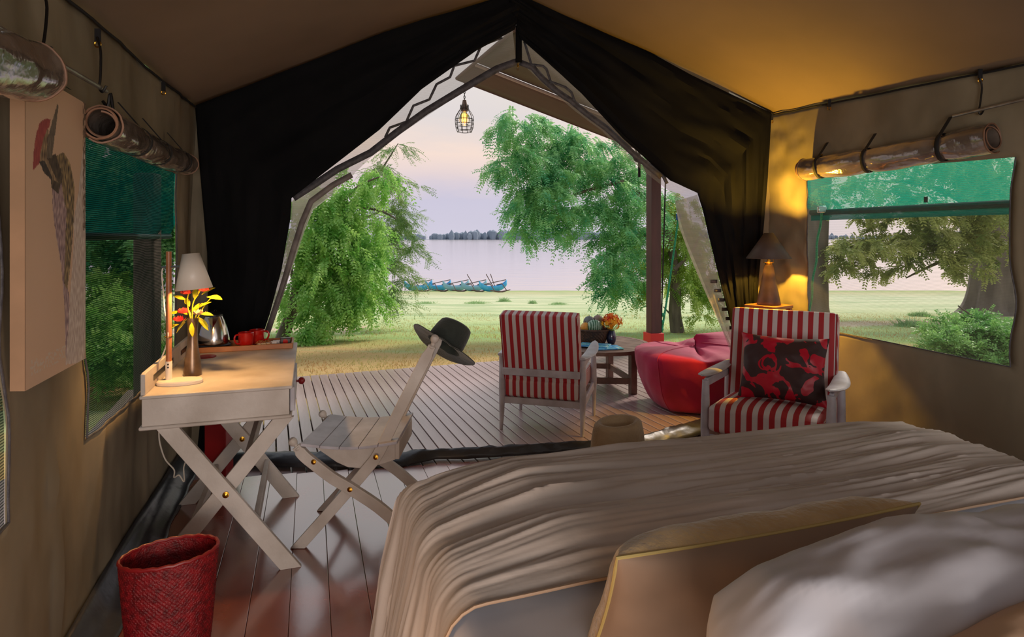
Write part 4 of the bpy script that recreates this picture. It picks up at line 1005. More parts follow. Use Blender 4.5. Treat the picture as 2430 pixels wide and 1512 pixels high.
def make_armchair():
    t = T('armchair', (0, 0, 0), '', 'armchair')
    wd = M['cool_white']; ax3 = None
    def add(name, mb, m, parent=None, **kw): return obj(name, mb, m, parent or t, local=True, **kw)
    for sx in (-1, 1):
        x = .315*sx
        add('leg', MB().tube([(x, .27, 0), (x, .27, .10), (x, .268, .30), (x, .262, .45), (x, .255, .565)], [.013, .018, .025, .023, .019], 14), wd)
        add('leg', MB().tube([(x, -.29, 0), (x, -.275, .10), (x, -.262, .30), (x, -.262, .45), (x, -.27, .565)], [.013, .018, .026, .024, .021], 14), wd)
        add('side_rail', MB().bar((x*.985, -.262, .215), (x*.985, .262, .255), .022, .06, (1, 0, 0)), wd, bevel=.006)
        add('arm_support', MB().bar((x, -.25, .525), (x, .25, .552), .024, .045, (1, 0, 0)), wd, bevel=.006)
        def ar(a, b, sx=sx, x=x):
            y = -.30+.64*a; ww = .026+.022*math.sin(math.pi*min(1, a*1.05))**.8; th = 2*math.pi*b
            zc = .578+.030*a*a-.012*math.sin(math.pi*a)
            ww *= (1 if a < .93 else math.sqrt(max(.02, 1-((a-.93)/.07)**2)))
            return Vector((x+ww*math.cos(th)+sx*.018*math.sin(math.pi*a), y, zc+.011*math.sin(th)*(1 if a < .95 else .6)))
        am = MB(); n1_, n2_ = 20, 14
        vs_ = [ar(i/n1_, k/n2_) for i in range(n1_+1) for k in range(n2_)]
        am.add(vs_, [(i*n2_+k, i*n2_+(k+1) % n2_, (i+1)*n2_+(k+1) % n2_, (i+1)*n2_+k) for i in range(n1_) for k in range(n2_)]+[tuple(reversed(range(n2_))), tuple(range(n1_*n2_, (n1_+1)*n2_))])
        add('armrest', am, wd, angle=50)
    add('front_rail', MB().box((0, .262, .235), .62, .022, .06), wd, bevel=.005)
    add('back_rail', MB().box((0, -.305, .455), .60, .020, .055), wd, bevel=.006)
    add('lower_rail', MB().box((0, -.262, .225), .60, .022, .05), wd, bevel=.005)
    sc_ = cushion_box(.585, .60, .145, .030)
    add('seat_cushion', xform(sc_, Matrix.Translation((0, .015, .345)) @ Matrix.Rotation(math.radians(4), 4, 'X')), M['stripe'], angle=60)
    bc = cushion_box(.60, .115, .70, .0)
    bm_ = Matrix.Translation((0, -.262, .575)) @ Matrix.Rotation(math.radians(14), 4, 'X')
    bco = add('back_cushion', xform(bc, bm_), M['stripe'], angle=60)
    for sx in (-1, 1):
        for sy in (-1, 1):
            add('piping', MB().tube([bm_ @ Vector((.292*sx, .050*sy, z)) for z in (-.34, 0, .34)], .005, 6), M['red_paint'], bco)
    return t
ac = make_armchair()
ac['label'] = 'red and white striped armchair on the deck, seen from behind'; ac['group'] = 'striped armchairs'
ac.location = (.30, 4.90, -.018); ac.rotation_euler = (0, 0, math.radians(-16.4))
def dup(root, loc, rz, label):
    r = root.copy(); C.objects.link(r); r.location = loc; r.rotation_euler = (0, 0, rz); r['label'] = label
    for c_ in [x for x in bpy.data.objects if x.parent == root]:
        k = c_.copy(); C.objects.link(k); k.parent = r
        for g_ in [x for x in bpy.data.objects if x.parent == c_]:
            h = g_.copy(); C.objects.link(h); h.parent = k
    return r
ac2_scale = 1.07
ac2 = dup(ac, (1.60, 3.73, 0), math.radians(147), 'red and white striped armchair inside the tent, facing the bed, red cushion on it')
ac2.scale = (ac2_scale,)*3
# patterned cushion on the inside armchair
g_ = Vector((-.515, -.857, 0)).normalized(); wv_ = Vector((-g_.y, g_.x, 0)); wv_ = wv_ if wv_.x > 0 else -wv_
cp_ = Vector((1.60, 3.73, 0))+g_*(.015)+wv_*.05+ZV*.672
nrm = (g_*.93+ZV*.36).normalized(); x_, y_, n_ = frame(nrm, wv_)
pillow('scatter_cushion', cp_, x_, y_ if y_.z > 0 else -y_, n_, .50, .41, .16, M['cushion_red'], None, 23, .012, pull=.10, pw=2.2, base=tuple(cp_-ZV*.18), label='crimson cushion with dark floral pattern leaning in the inside armchair', cat='cushion')

# ================================================================== BEAN BAG
bb_c = Vector((1.61, 5.38, -.018))
BPF = []
def bean(a, b):
    th = 2*math.pi*a; prof = [(0, .30), (.03, .38), (.13, .45), (.29, .52), (.43, .56), (.505, .545), (.54, .42), (.545, .2), (.54, 0)]
    if not BPF: BPF.extend(smooth_path([Vector((r_, 0, z_)) for z_, r_ in prof], 10))
    t = b*(len(BPF)-1); i = min(len(BPF)-2, int(t)); q = BPF[i].lerp(BPF[i+1], t-i); z, r = q.z, max(0, q.x)
    ct, st_ = math.cos(th), math.sin(th)
    sq = 1/max(abs(ct), abs(st_))**.30; r2 = r*sq*(.93)
    topk = min(1, max(0, (b-.55)/.2))
    z += topk*(.05*ct+.035*math.sin(th*2+.8))-topk*.045*math.exp(-((ct*.8+.06)/.10)**2)
    d = .022*noise.noise(Vector((ct*1.5, st_*1.5, z*3)))+.012*noise.noise(Vector((ct*3+z*4, st_*3, z*5)))+.008*noise.noise(Vector((ct*7, st_*7+z*6, z*5)))
    return bb_c+Vector((ct*(r2+d), st_*(r2*.92+d), z+d*.3))
bg_ = T('bean_bag', tuple(bb_c), 'large crimson bean bag on the deck beside the doorway', 'bean bag')
obj('bag', MB().grid(bean, 120, 70, closed=True), M['bean'], bg_, angle=80)
for th0 in (.33, .62, .88):
    obj('seam', MB().tube([bean(th0, b/24)+(bean(th0, b/24)-bb_c-ZV*.3).normalized()*.002 for b in range(0, 24)], .005, 5), M['bean'], bg_)

# ================================================================== COFFEE TABLE and what stands on it
tc_ = Vector((.86, 6.15, -.018)); TZ = .415
ct = T('coffee_table', tuple(tc_), 'round slatted wooden coffee table on the deck', 'table')
for k in range(-6, 7):
    o2 = k*.078; hw = math.sqrt(max(.001, .50**2-o2*o2)); 
    if hw < .06: continue
    obj('top_slat', MB().box(tc_+U*o2+ZV*(TZ-.012), hw*2-.01, .070, .020, AX), M['teak'], ct, smooth=False)
rg_ = [tc_+Vector((.505*math.cos(2*math.pi*k/64), .505*math.sin(2*math.pi*k/64), TZ-.018)) for k in range(64)]
mb = MB(); 
vs_ = []
for k in range(64):
    an = 2*math.pi*k/64; d = Vector((math.cos(an), math.sin(an), 0))
    vs_ += [tc_+d*.475+ZV*TZ, tc_+d*.52+ZV*TZ, tc_+d*.52+ZV*(TZ-.035), tc_+d*.475+ZV*(TZ-.035)]
mb.add(vs_, [(4*k+q_, 4*k+(q_+1) % 4, (4*k+4) % 256+(q_+1) % 4, (4*k+4) % 256+q_) for k in range(64) for q_ in range(4)])
obj('rim', mb, M['teak'], ct)
lgp = [(.28, -.38), (.17, .30), (-.30, .34), (-.26, -.34)]
for dx, dy in lgp: obj('leg', MB().box(tc_+Vector((dx, dy, (TZ-.035)/2)), .062, .062, TZ-.036, AX), M['teak'], ct, bevel=.004)
for i in range(4):
    a, b = lgp[i], lgp[(i+1) % 4]; obj('stretcher', MB().bar(tc_+Vector((a[0], a[1], .12)), tc_+Vector((b[0], b[1], .12)), .026, .055, None), M['teak'], ct)
bz = tc_.z+TZ
bc_ = Vector((.815, 6.16, bz))
fbk = T('fruit_basket', tuple(bc_), 'brown wicker basket of fruit on the coffee table', 'basket')
gb = basket(bc_, .165, .135, .135, .72, (Vector((1, 0, 0)), Vector((0, 1, 0))), .004, 26, 9)
obj('woven_side', MB().grid(gb, 156, 36, closed=True), M['wicker'], fbk, angle=180)
fl_ = MB().lathe(bc_, [(.001, .02), (.125, .03), (.15, .11)], 24, None, 1, .82, cap=False); obj('lining', fl_, M['wicker'], fbk)
obj('rim', MB().tube([bc_+Vector((.165*math.cos(t), .135*math.sin(t), .137)) for t in [i*math.pi/16 for i in range(32)]], .011, 8, closed=True), M['wicker'], fbk)
def fruit(x, y, Y, r, m, name, label, sc=(1, 1, 1)):
    c = P(x, y, Y); t = T(name, tuple(c-ZV*r*sc[2]), label, 'fruit'); obj('fruit_skin', MB().ball(c, r, 18, sc), m, t, angle=180)
    obj('stalk', MB().tube([c+ZV*r*sc[2]*.96, c+ZV*(r*sc[2]+.012)], .004, 5), M['stick'], t)
fruit(1411, 775, 6.10, .070, M['melon'], 'watermelon', 'striped green watermelon in front in the fruit basket', (1.12, 1, 1))
fruit(1398, 764, 6.22, .060, mat('grey_melon', (112, 118, 118), (90, 98, 96), 14, .5), 'melon', 'grey green melon behind the watermelon in the basket')
fruit(1419, 761, 6.25, .058, mat('brown_melon', (150, 122, 110), (116, 104, 100), 14, .5), 'melon', 'brownish round melon at the right back of the basket')
fruit(1389, 777, 6.12, .050, mat('mango', (226, 150, 60), (206, 170, 80), 12, .4), 'mango', 'orange yellow mango at the left of the watermelon')
fruit(1428, 779, 6.14, .040, mat('dark_fruit', (84, 52, 48), (60, 40, 40), 14, .5), 'plum', 'small dark fruit between the watermelon and the orange flowers')
fv = Vector((.995, 6.12, bz))
v2 = T('flower_vase', tuple(fv), 'dark blue glazed vase on the coffee table', 'vase')
obj('vase_body', MB().lathe(fv, [(.035, 0), (.048, .03), (.050, .07), (.036, .12), (.032, .13), (.028, .12), (.001, .05)], 24), mat('blue_glaze', (40, 50, 84), (28, 34, 60), 8, .15, spec=.8), v2)
fl2 = T('flower_bouquet', tuple(fv+ZV*.13), 'bouquet of orange and yellow flowers in the dark blue vase', 'flowers')
hc3 = fv+ZV*.225; rnd = random.Random(5)
for mi, (mm, nn) in enumerate((('petal_o', 60), ('petal_y', 34), ('petal', 24))):
    mb = MB()
    for k in range(nn):
        d = Vector((rnd.gauss(0, 1), rnd.gauss(0, 1), rnd.gauss(.25, .7))).normalized(); c = hc3+Vector((d.x*.105, d.y*.09, d.z*.075))*rnd.uniform(.45, 1)
        if mi == 1: c = c+Vector((-.0, -.03, -.02))
        for q_ in range(5):
            an = q_*1.256; x, y, n = frame(d, (.3, .5, .7)); dd = x*math.cos(an)+y*math.sin(an)+n*.5
            lm_ = leafmesh(c, dd, n, .026, .018); mb.add(lm_.v, lm_.f)
    obj('petals', mb, M[mm], fl2, angle=180)['kind'] = 'stuff'
mb = MB()
for k in range(40):
    d = Vector((rnd.gauss(0, 1), rnd.gauss(0, 1), rnd.gauss(.3, .7))).normalized(); mb.tube([fv+ZV*.12, hc3+Vector((d.x*.13, d.y*.10, d.z*.095))], .0015, 3)
obj('stems', mb, M['leaf_g'], fl2)['kind'] = 'stuff'
for k, (x, y, r_, lab) in enumerate(((.90, 5.86, .2, 'blue magazine under the others on the coffee table, right of the armchair'), (.80, 5.93, -.35, 'blue and white magazine lying on top on the coffee table'))):
    o = obj('magazine', MB().box(Vector((x, y, bz+.006+.011*k)), .29, .20, .010, (Vector((math.cos(r_), math.sin(r_), 0)), Vector((-math.sin(r_), math.cos(r_), 0)), ZV)), M['magazine'], base=(x, y, bz), bevel=.002)
    tag(o, lab, 'magazine')

# ================================================================== CORNER LAMP on its stand
lt = Vector((1.865, 4.44, 0)); sz = .975
sd_ = T('lamp_stand', tuple(lt), 'small square wooden stand in the right corner, carrying the cone-shaded lamp', 'side table')
D1 = Vector((.8, .6, 0)); D2 = Vector((-.6, .8, 0))
obj('table_top', MB().box(lt+ZV*(sz-.012), .24, .24, .022, (D1, D2, ZV)), M['tray_wood'], sd_, bevel=.003)
for i in (-1, 1):
    for j in (-1, 1): obj('leg', MB().box(lt+D1*(.10*i)+D2*(.10*j)+ZV*((sz-.023)/2), .03, .03, sz-.024, (D1, D2, ZV)), M['tray_wood'], sd_)
cl2 = T('table_lamp', tuple(lt+ZV*sz), 'lamp with dark cone shade on a tapered dark wooden base in the right corner', 'lamp')
lb = lt+ZV*(sz-.001)
obj('lamp_base', MB().lathe(lb, [(.078, 0), (.082, .01), (.078, .03), (.030, .285), (.026, .29)], 28), mat('dark_lamp_wood', (92, 66, 48), (64, 46, 36), 9, .5), cl2)
obj('lamp_neck', MB().lathe(lb+ZV*.29, [(.022, 0), (.026, .012), (.012, .02), (.010, .05)], 16), M['brass'], cl2)
sh_ = lb+ZV*.335
obj('lamp_shade', MB().lathe(sh_, [(.155, 0), (.030, .185)], 48, cap=False), mat('dark_shade', (84, 66, 58), (70, 56, 52), 6, .6), cl2, solid=.002)
hr = MB()
for k in range(2):
    hr.tube([sh_+Vector((-.035+.07*k, 0, -.03)), sh_+Vector((-.035+.07*k, 0, .05))], .0018, 5)
hr.tube([sh_+Vector((.035*math.cos(t), .035*math.sin(t), -.03)) for t in [i*math.pi/8 for i in range(16)]], .0018, 5, closed=True)
obj('harp', hr, M['brass'], cl2)
obj('bulb', MB().ball(sh_+ZV*.045, .022, 14), M['lampglow'], cl2)
light('corner_lamp_light', 'POINT', tuple(sh_+ZV*.160), CORNER_W, (1.0, .55, .05), shadow_soft_size=.012)

# ================================================================== PENDANT in a wire cage
pr = P(1102, 198, 7.63); pdn = T('pendant_lamp', tuple(P(1102, 262, 7.6)), 'pendant bulb in a wire cage hanging from the fly sheet tip', 'lamp')
pt0 = flypt(.10, .0, -.02); ccx = Vector((pt0.x, pt0.y, 0)); k7 = pt0.y
def pz(y): return H-(y-CY)/F*k7
chn = MB(); zz = pt0.z; i = 0
while zz > pz(238):
    ax_ = Vector((1, 0, 0)) if i % 2 else Vector((0, 1, 0))
    chn.tube([Vector((pt0.x, pt0.y, zz-.022))+ax_*(.009*math.cos(t))+ZV*(.020*math.sin(t)) for t in [q_*math.pi/4 for q_ in range(8)]], .0045, 4, closed=True); zz -= .031; i += 1
obj('chain', chn, M['iron'], pdn)
ctr = Vector((pt0.x, pt0.y, 0))
obj('socket', MB().lathe(ctr+ZV*pz(264), [(.042, 0), (.046, .02), (.030, .10), (.022, .14), (.001, .142)], 18), mat('socket_brown', (104, 84, 72), None, metal=.3), pdn)
prof_ = [(249, .05), (258, .052), (265, .075), (276, .108), (284, .116), (294, .114), (304, .106), (313, .088)]
for k in range(10):
    an = 2*math.pi*k/10; obj('cage_wire', MB().tube(smooth_path([ctr+Vector((r*math.cos(an), r*math.sin(an), pz(y))) for y, r in prof_], 3), .0038, 5), M['iron'], pdn)
for y, r in ((258, .052), (284, .117), (294, .115), (304, .107), (313, .089)):
    obj('cage_ring', MB().tube([ctr+Vector((r*math.cos(t), r*math.sin(t), pz(y))) for t in [i*math.pi/12 for i in range(24)]], .0042, 5, closed=True), M['iron'], pdn)
obj('bulb_glass', MB().lathe(ctr, [(.03, pz(265)), (.055, pz(272)), (.075, pz(282)), (.070, pz(290)), (.04, pz(297)), (.001, pz(299))], 20), M['glass'], pdn)
fm_ = MB()
for k in range(4): an = k*math.pi/2; fm_.tube([ctr+Vector((.016*math.cos(an), .016*math.sin(an), pz(272))), ctr+Vector((.018*math.cos(an), .018*math.sin(an), pz(290)))], .006, 5)
obj('filament', fm_, M['bulb'], pdn)

# ================================================================== ROLLED WINDOW BLINDS, rods and hooks
def roll(p0, p1, r, label, turns=2.6, seed=0, straps=(), strap_up=None, inward=None):
    p0 = Vector(p0); p1 = Vector(p1); d = p1-p0; Ln = d.length; dn = d.normalized(); x, y, n = frame(dn, (0, 0, 1))
    t = T('rolled_blind', tuple((p0+p1)/2-ZV*r), label, 'blind')
    nu, nv = 110, 60
    def g(a, b):
        th = 2*math.pi*turns*a; rr = r*(.62+.38*a)
        if a > .58: rr += .009*fbm((math.cos(th)*1.5+seed, b*Ln*5, math.sin(th)*1.5))*(1 if .02 < b < .98 else .4)-sum(.010*math.exp(-((b-s)/.035)**2) for s in straps)
        c = p0+dn*(Ln*(b+(.012*math.sin(a*9) if b in (0, 1) else 0)))+ZV*(-.012*math.sin(math.pi*b))
        return c+x*(rr*math.cos(th))+y*(rr*math.sin(th))
    ro = obj('roll_sheet', MB().grid(g, nu, nv), M['vinyl_roll'], t, angle=80)
    for e in (0.0, 1.0):
        obj('roll_edge', MB().tube([g(a/80, e) for a in range(81)], .0042, 5), M['roll_edge'], t)
    for s in straps:
        c = p0+d*s+ZV*(-.012*math.sin(math.pi*s)); sm_ = MB()
        vs_ = []; m_ = 24
        for k in range(m_):
            an = 2*math.pi*k/m_; rr = r*1.0-.004
            for o3 in (-.012, .012): vs_.append(c+dn*(o3+.02*math.sin(an))+x*(rr*math.cos(an))+y*(rr*math.sin(an)))
        sm_.add(vs_, [(2*k, 2*k+1, (2*k+3) % (2*m_), (2*k+2) % (2*m_)) for k in range(m_)])
        so = obj('tie_strap', sm_, M['strap'], t, solid=.003)
        u_ = c+x*r*.9; up_ = u_+(inward or Vector())*-.06+ZV*.10
        obj('strap_tail', MB().bar(u_+inward*.02, up_, .02, .004, dn), M['strap'], so)
        if s == straps[0]: obj('buckle', MB().box(c+x*(r+.004), .02, .02, .008), M['brass'], so)
    return t
def rollp(x, y, off, wallf, side):
    # point seen at pixel (x,y), standing 'off' inside the wall
    k = (x-CX)/F
    if side < 0: Y = (-.844+off*1.053)/(k+.331)
    else: Y = (3.63-off*1.053)/(k+.33)
    return P(x, y, Y)
roll(rollp(240, 292, .09, 0, -1), rollp(442, 388, .07, 0, -1), .068, 'rolled clear vinyl blind tied above the left window, right of the painting', seed=2, straps=(.27, .52, .86), inward=V)
roll(rollp(-700, -80, .10, 0, -1), rollp(70, 165, .10, 0, -1), .082, 'rolled clear vinyl blind at the upper left corner above the painting', seed=5, straps=(.5,), inward=V)
roll(rollp(1908, 402, .08, 0, 1), rollp(2352, 328, .09, 0, 1), .082, 'rolled clear vinyl blind tied above the right window', seed=9, straps=(.12, .42, .80), inward=-V)
def rod(p0, p1, label, hooks):
    t = T('curtain_rod', tuple((Vector(p0)+Vector(p1))/2), label, 'rod')
    obj('rod', MB().tube([p0, p1], .0085, 10), M['steel'], t)
    for a, b in hooks:
        obj('hook', MB().tube(smooth_path([a, a.lerp(b, .3)+Vector((.012, 0, 0)), a.lerp(b, .85)+Vector((.006, 0, 0)), b, b+ZV*-.022+Vector((.012, 0, 0)), b+Vector((.028, 0, .002))], 4), .0045, 6), M['iron'], t)
    return t
rod(rollp(-160, -25, .05, 0, -1), rollp(252, 216, .05, 0, -1), 'steel rod hung on black hooks along the left wall', [(rollp(230, 88, .03, 0, -1), rollp(235, 205, .045, 0, -1)), (rollp(103, -20, .03, 0, -1), rollp(100, 112, .045, 0, -1))])
rod(rollp(2262, 276, .05, 0, 1), rollp(2560, 205, .05, 0, 1), 'thin dark rod hung on a hook along the right wall', [(rollp(2326, 186, .03, 0, 1), rollp(2322, 262, .045, 0, 1))])
def ring_hook(x, y, side, label):
    c = rollp(x, y, .03, 0, side); t = T('eave_hook', tuple(c), label, 'hook')
    obj('strap', MB().box(c+ZV*.02, .022, .006, .05), M['strap'], t)
    obj('ring', MB().tube([c+Vector((.012*math.cos(q_), 0, -.014+.012*math.sin(q_))) for q_ in [i*math.pi/6 for i in range(12)]], .003, 5, closed=True), M['brass'], t)
ring_hook(388, 214, -1, 'eave hook on the left wall above the rolled blind')
ring_hook(468, 262, -1, 'eave hook in the left corner beside the black curtain')
ring_hook(232, 96, -1, 'eave hook above the end of the left steel rod')
ring_hook(1831, 284, 1, 'eave hook in the right corner beside the black curtain')
ring_hook(1968, 252, 1, 'eave hook on the right wall, middle of the three')
ring_hook(2326, 184, 1, 'eave hook above the dark rod on the right wall')
hk = rollp(262, 240, .05, 0, -1)
o = obj('black_hook', MB().tube(smooth_path([hk+Vector((-.03, 0, .0)), hk+Vector((-.01, 0, -.02)), hk+Vector((.0, 0, .03)), hk+Vector((.012, 0, -.05))], 4), .006, 6), M['iron'], base=tuple(hk)); tag(o, 'black hook between the left steel rod and the rolled blind', 'hook')

# ================================================================== PAINTING of a bird
PY = lambda x: .79/((CX-x)/F-.331)
Y0p, Y1p, zt_, zb_ = 1.697, 2.153, 1.938, 1.040
def uv(cx, cy):
    x = cx/1.99; y = 180+cy/1.99; Y = PY(x); z = H-(y-CY)/F*Y
    return ((Y-Y0p)/(Y1p-Y0p), (zt_-z)/(zt_-zb_))
polys = [
 ([(405, 270), (385, 400), (372, 540), (354, 640), (346, 700), (350, 770), (340, 900), (327, 1100), (318, 1200), (310, 1365), (400, 1350), (412, 900)], (226, 216, 206), (180, 160, 150)),
 ([(248, 520), (290, 490), (314, 640), (310, 820), (314, 960), (328, 1050), (322, 1200), (312, 1345), (305, 1100), (290, 900), (262, 740), (246, 600)], (206, 180, 176), (120, 96, 104)),
 ([(262, 378), (300, 362), (330, 410), (352, 520), (347, 700), (332, 900), (318, 1010), (302, 980), (308, 800), (314, 640), (288, 500)], (196, 168, 116), (60, 50, 44)),
 ([(222, 385), (262, 368), (296, 470), (276, 560), (244, 530), (240, 470)], (44, 36, 36), (110, 92, 70)),
 ([(203, 262), (230, 255), (224, 390), (262, 478), (275, 505), (240, 485), (205, 420), (184, 400)], (188, 160, 120), (90, 72, 60)),
 ([(270, 132), (277, 142), (246, 386), (220, 388), (226, 290)], (92, 82, 72), (130, 116, 100)),
 ([(240, 204), (208, 204), (184, 230), (168, 290), (158, 360), (156, 445), (186, 412), (192, 360), (206, 290), (230, 245)], (176, 84, 80), (146, 62, 66)),
 ([(183, 402), (212, 400), (246, 480), (240, 492), (205, 450)], (40, 34, 36), (80, 70, 66)),
]
polys = [([uv(*q_) for q_ in p], a, b) for p, a, b in polys]
def inside(p, x, y):
    c = False; n = len(p); j = n-1
    for i in range(n):
        if (p[i][1] > y) != (p[j][1] > y) and x < (p[j][0]-p[i][0])*(y-p[i][1])/(p[j][1]-p[i][1])+p[i][0]: c = not c
        j = i
    return c
pa = T('painting', (LX(1.9)+.03, 1.9, zb_), 'tall canvas painting of a red-crested long-billed bird on the left wall', 'painting')
def pp(u, v, off=0.0):
    Y = Y0p+(Y1p-Y0p)*u; return Vector((-.79-.331*Y-off, Y, zt_+(zb_-zt_)*v))
bx = MB(); cs = [pp(0, 0, .0015), pp(1, 0, .0015), pp(1, 1, .0015), pp(0, 1, .0015)]
bx.prism(cs, Vector((-.040, -.002, 0))); obj('stretched_canvas', bx, mat('canvas_side', (180, 140, 108), (166, 130, 100), 6, .8), pa, smooth=False)
nu_, nv_ = 150, 330; pm = MB().grid(lambda a, b: pp(a, b), nu_, nv_)
po = obj('painted_picture', pm, mat('painted', (255, 255, 255), None, rough=.75), pa, smooth=False)
me = po.data; ca = me.color_attributes.new('Paint', 'FLOAT_COLOR', 'POINT'); cols = np.ones((len(me.vertices), 4), dtype=np.float32)
for j in range(nv_+1):
    v = j/nv_
    for i in range(nu_+1):
        u = i/nu_; n1 = noise.noise(Vector((u*16, v*9, 1))); n2 = noise.noise(Vector((u*60, v*45, 5)))
        wu = u+.008*n2; wv2 = v+.004*n1; k = .5+.5*noise.noise(Vector((u*2.5, v*4, 8)))
        c = [216-8*k, 184-8*k, 156-8*k]
        for p, a, b in polys:
            if inside(p, wu, wv2):
                t = .5+.9*noise.noise(Vector((u*70, v*38, len(p)))); t = min(1, max(0, t)); c = [a[q_]+(b[q_]-a[q_])*t for q_ in range(3)]
        if .06 < u < .62 and .915 < v < .962 and noise.noise(Vector((u*50, v*90, 2))) > .12: c = [206, 190, 174]
        if u > .94 and n2 > -.1 and v < .5: c = [120, 100, 84]
        cols[j*(nu_+1)+i, :3] = lin(c)[:3]
ca.data.foreach_set('color', cols.ravel())
nt = me.materials[0].node_tree; at = N(nt, 'ShaderNodeVertexColor', layer_name='Paint'); nt.links.new(at.outputs[0], nt.nodes['Principled BSDF'].inputs['Base Color'])

# ================================================================== BOATS on the shore
def boat(x, y, Y, L_, yaw, m, label, flip=1, poles=2, h=.55):
    c = P(x, y, Y); c.z = gz(c.x, Y)+.02; t = T('canoe', tuple(c), label, 'boat', 'blue outrigger canoes on the shore')
    d = Vector((math.cos(yaw), math.sin(yaw), 0)); s = Vector((-d.y, d.x, 0))
    def g(a, b):
        u = 2*a-1; wv3 = .34*(1-abs(u)**2.6)+.02; th = math.pi*(b); sh2 = .60*abs(u)**3.2
        return c+d*(u*L_/2)+s*(wv3*math.cos(th))+ZV*(h*(1-math.sin(th))+sh2+.05)
    mb = MB().grid(g, 24, 10); obj('hull', mb, m, t, solid=.05)
    def fb(z0): return MB().tube([c+d*(-L_*.36)+s*(-1.7*flip)+ZV*(.32), c+s*(-1.75*flip)+ZV*.12, c+d*(L_*.34)+s*(-1.7*flip)+ZV*.30], [.05, .10, .04], 8)
    obj('outrigger_float', fb(0), m if poles > 2 else M['stick'], t)
    for k in (-.22, .20): obj('outrigger_arm', MB().tube([c+d*(L_*k)+s*(.4*flip)+ZV*(h+.12), c+d*(L_*k)+s*(-.8*flip)+ZV*(h+.32), c+d*(L_*k)+s*(-1.7*flip)+ZV*.3], .05, 6), M['stick'], t)
    obj('long_pole', MB().tube([c+d*(-L_*.42)+ZV*(h+.2), c+d*(L_*.52)+s*.3+ZV*(h+.62)], .045, 6), M['stick'], t)
    for k in range(poles): obj('pole', MB().tube([c+d*(.2*k)+ZV*(h), c+d*(-.8+.5*k)+ZV*(h+1.3)], .04, 6), M['stick'], t)
boat(993, 684, 66, 3.1, .45, M['boat1'], 'blue canoe at the left end of the row on the shore', poles=1)
boat(1040, 683, 67, 2.9, .45, M['boat1'], 'bright blue canoe second from the left on the shore', poles=0)
boat(1082, 685, 66, 3.0, .45, M['boat2'], 'pale blue canoe in the middle of the row on the shore', poles=0)
boat(1125, 686, 65, 2.9, .45, M['boat2'], 'pale blue canoe second from the right with a slanting pole', poles=1)
boat(1170, 690, 63, 3.2, .50, M['boat1'], 'blue canoe at the right end of the row, nearest the open water', flip=1, poles=2)

# ================================================================== TREES
def leafcloud(name, blobs, m, parent, per=26, L_=.34, K=7, ll=.050, lw=.018, droop=.75, spread_=.5, dens=1.0, twig=.35, seed=0, curl=.25, flat=0.0):
    rng = np.random.default_rng(100+seed); base = []; dirs = []
    for (x, y, rx, ry, Y, dY, n) in blobs:
        ncl = max(1, int(n*dens))
        g = rng.normal(size=(ncl, 3)); g /= np.linalg.norm(g, axis=1)[:, None]; g *= (rng.random(ncl)**(1/2.2))[:, None]
        cy_ = Y+g[:, 1]*dY
        cxp = x+g[:, 0]*rx; cyp = y+g[:, 2]*ry
        cl_ = np.stack([(cxp-CX)/F*cy_, cy_, H-(cyp-CY)/F*cy_], 1)
        for c in cl_:
            # a twig: sprigs along it
            az = rng.uniform(0, 2*np.pi); tl_ = np.array([math.cos(az), math.sin(az), -droop*rng.uniform(.3, 1.4)]); tl_ /= np.linalg.norm(tl_)
            s = rng.random(per)[:, None]*twig*rng.uniform(.6, 1.5); b = c+tl_*s+rng.normal(size=(per, 3))*.03
            dv = tl_+rng.normal(size=(per, 3))*spread_; dv[:, 2] -= droop*.5; 
            if flat: dv[:, 2] *= (1-flat)
            dv /= np.linalg.norm(dv, axis=1)[:, None]; base.append(b); dirs.append(dv)
    B = np.concatenate(base); D = np.concatenate(dirs); n = len(B)
    up = np.array([0, 0, 1.0])+rng.normal(size=(n, 3))*.35
    Sd = np.cross(D, up); Sd /= np.linalg.norm(Sd, axis=1)[:, None]; Nn = np.cross(Sd, D)
    t = (np.arange(K)+.6)/K; Lr = L_*rng.uniform(.6, 1.25, n)
    vs_ = []
    for sg in (-1, 1):
        p0 = B[:, None, :]+D[:, None, :]*(t[None, :, None]*Lr[:, None, None])-np.array([0, 0, 1.])*(curl*(t**2)[None, :, None]*Lr[:, None, None])
        d2 = Sd*sg*.86+D*.5; d2 = d2[:, None, :]-np.array([0, 0, .25]); d2 = d2/np.linalg.norm(d2, axis=2)[:, :, None]
        d2 = np.broadcast_to(d2, p0.shape); sc = (1-.35*t)[None, :, None]*ll
        wd = np.cross(d2, np.broadcast_to(Nn[:, None, :]+rng.normal(size=p0.shape)*.5, p0.shape)); wd /= (np.linalg.norm(wd, axis=2)[:, :, None]+1e-9)
        a = p0; b = p0+d2*sc*.5+wd*lw*.5; c = p0+d2*sc; e = p0+d2*sc*.5-wd*lw*.5
        vs_.append(np.stack([a, b, c, e], 2).reshape(-1, 3))
    Vv = np.concatenate(vs_); q = np.arange(len(Vv)).reshape(-1, 4)
    loc = np.array(parent.location) if parent is not None else np.zeros(3)
    o = numpy_mesh(name, Vv-loc, q, m, parent); o['kind'] = 'stuff'; return o
def limb(pts, r0, r1, n=5):
    p = smooth_path([Vector(q) for q in pts], n); k = len(p); return MB().tube(p, [r0+(r1-r0)*i/(k-1) for i in range(k)], 9)
def tree(name, loc, label): return T(name, tuple(loc), label, 'tree')
def G(x, Y, dz=0):
    X = (x-CX)/F*Y; return Vector((X, Y, gz(X, Y)+dz))

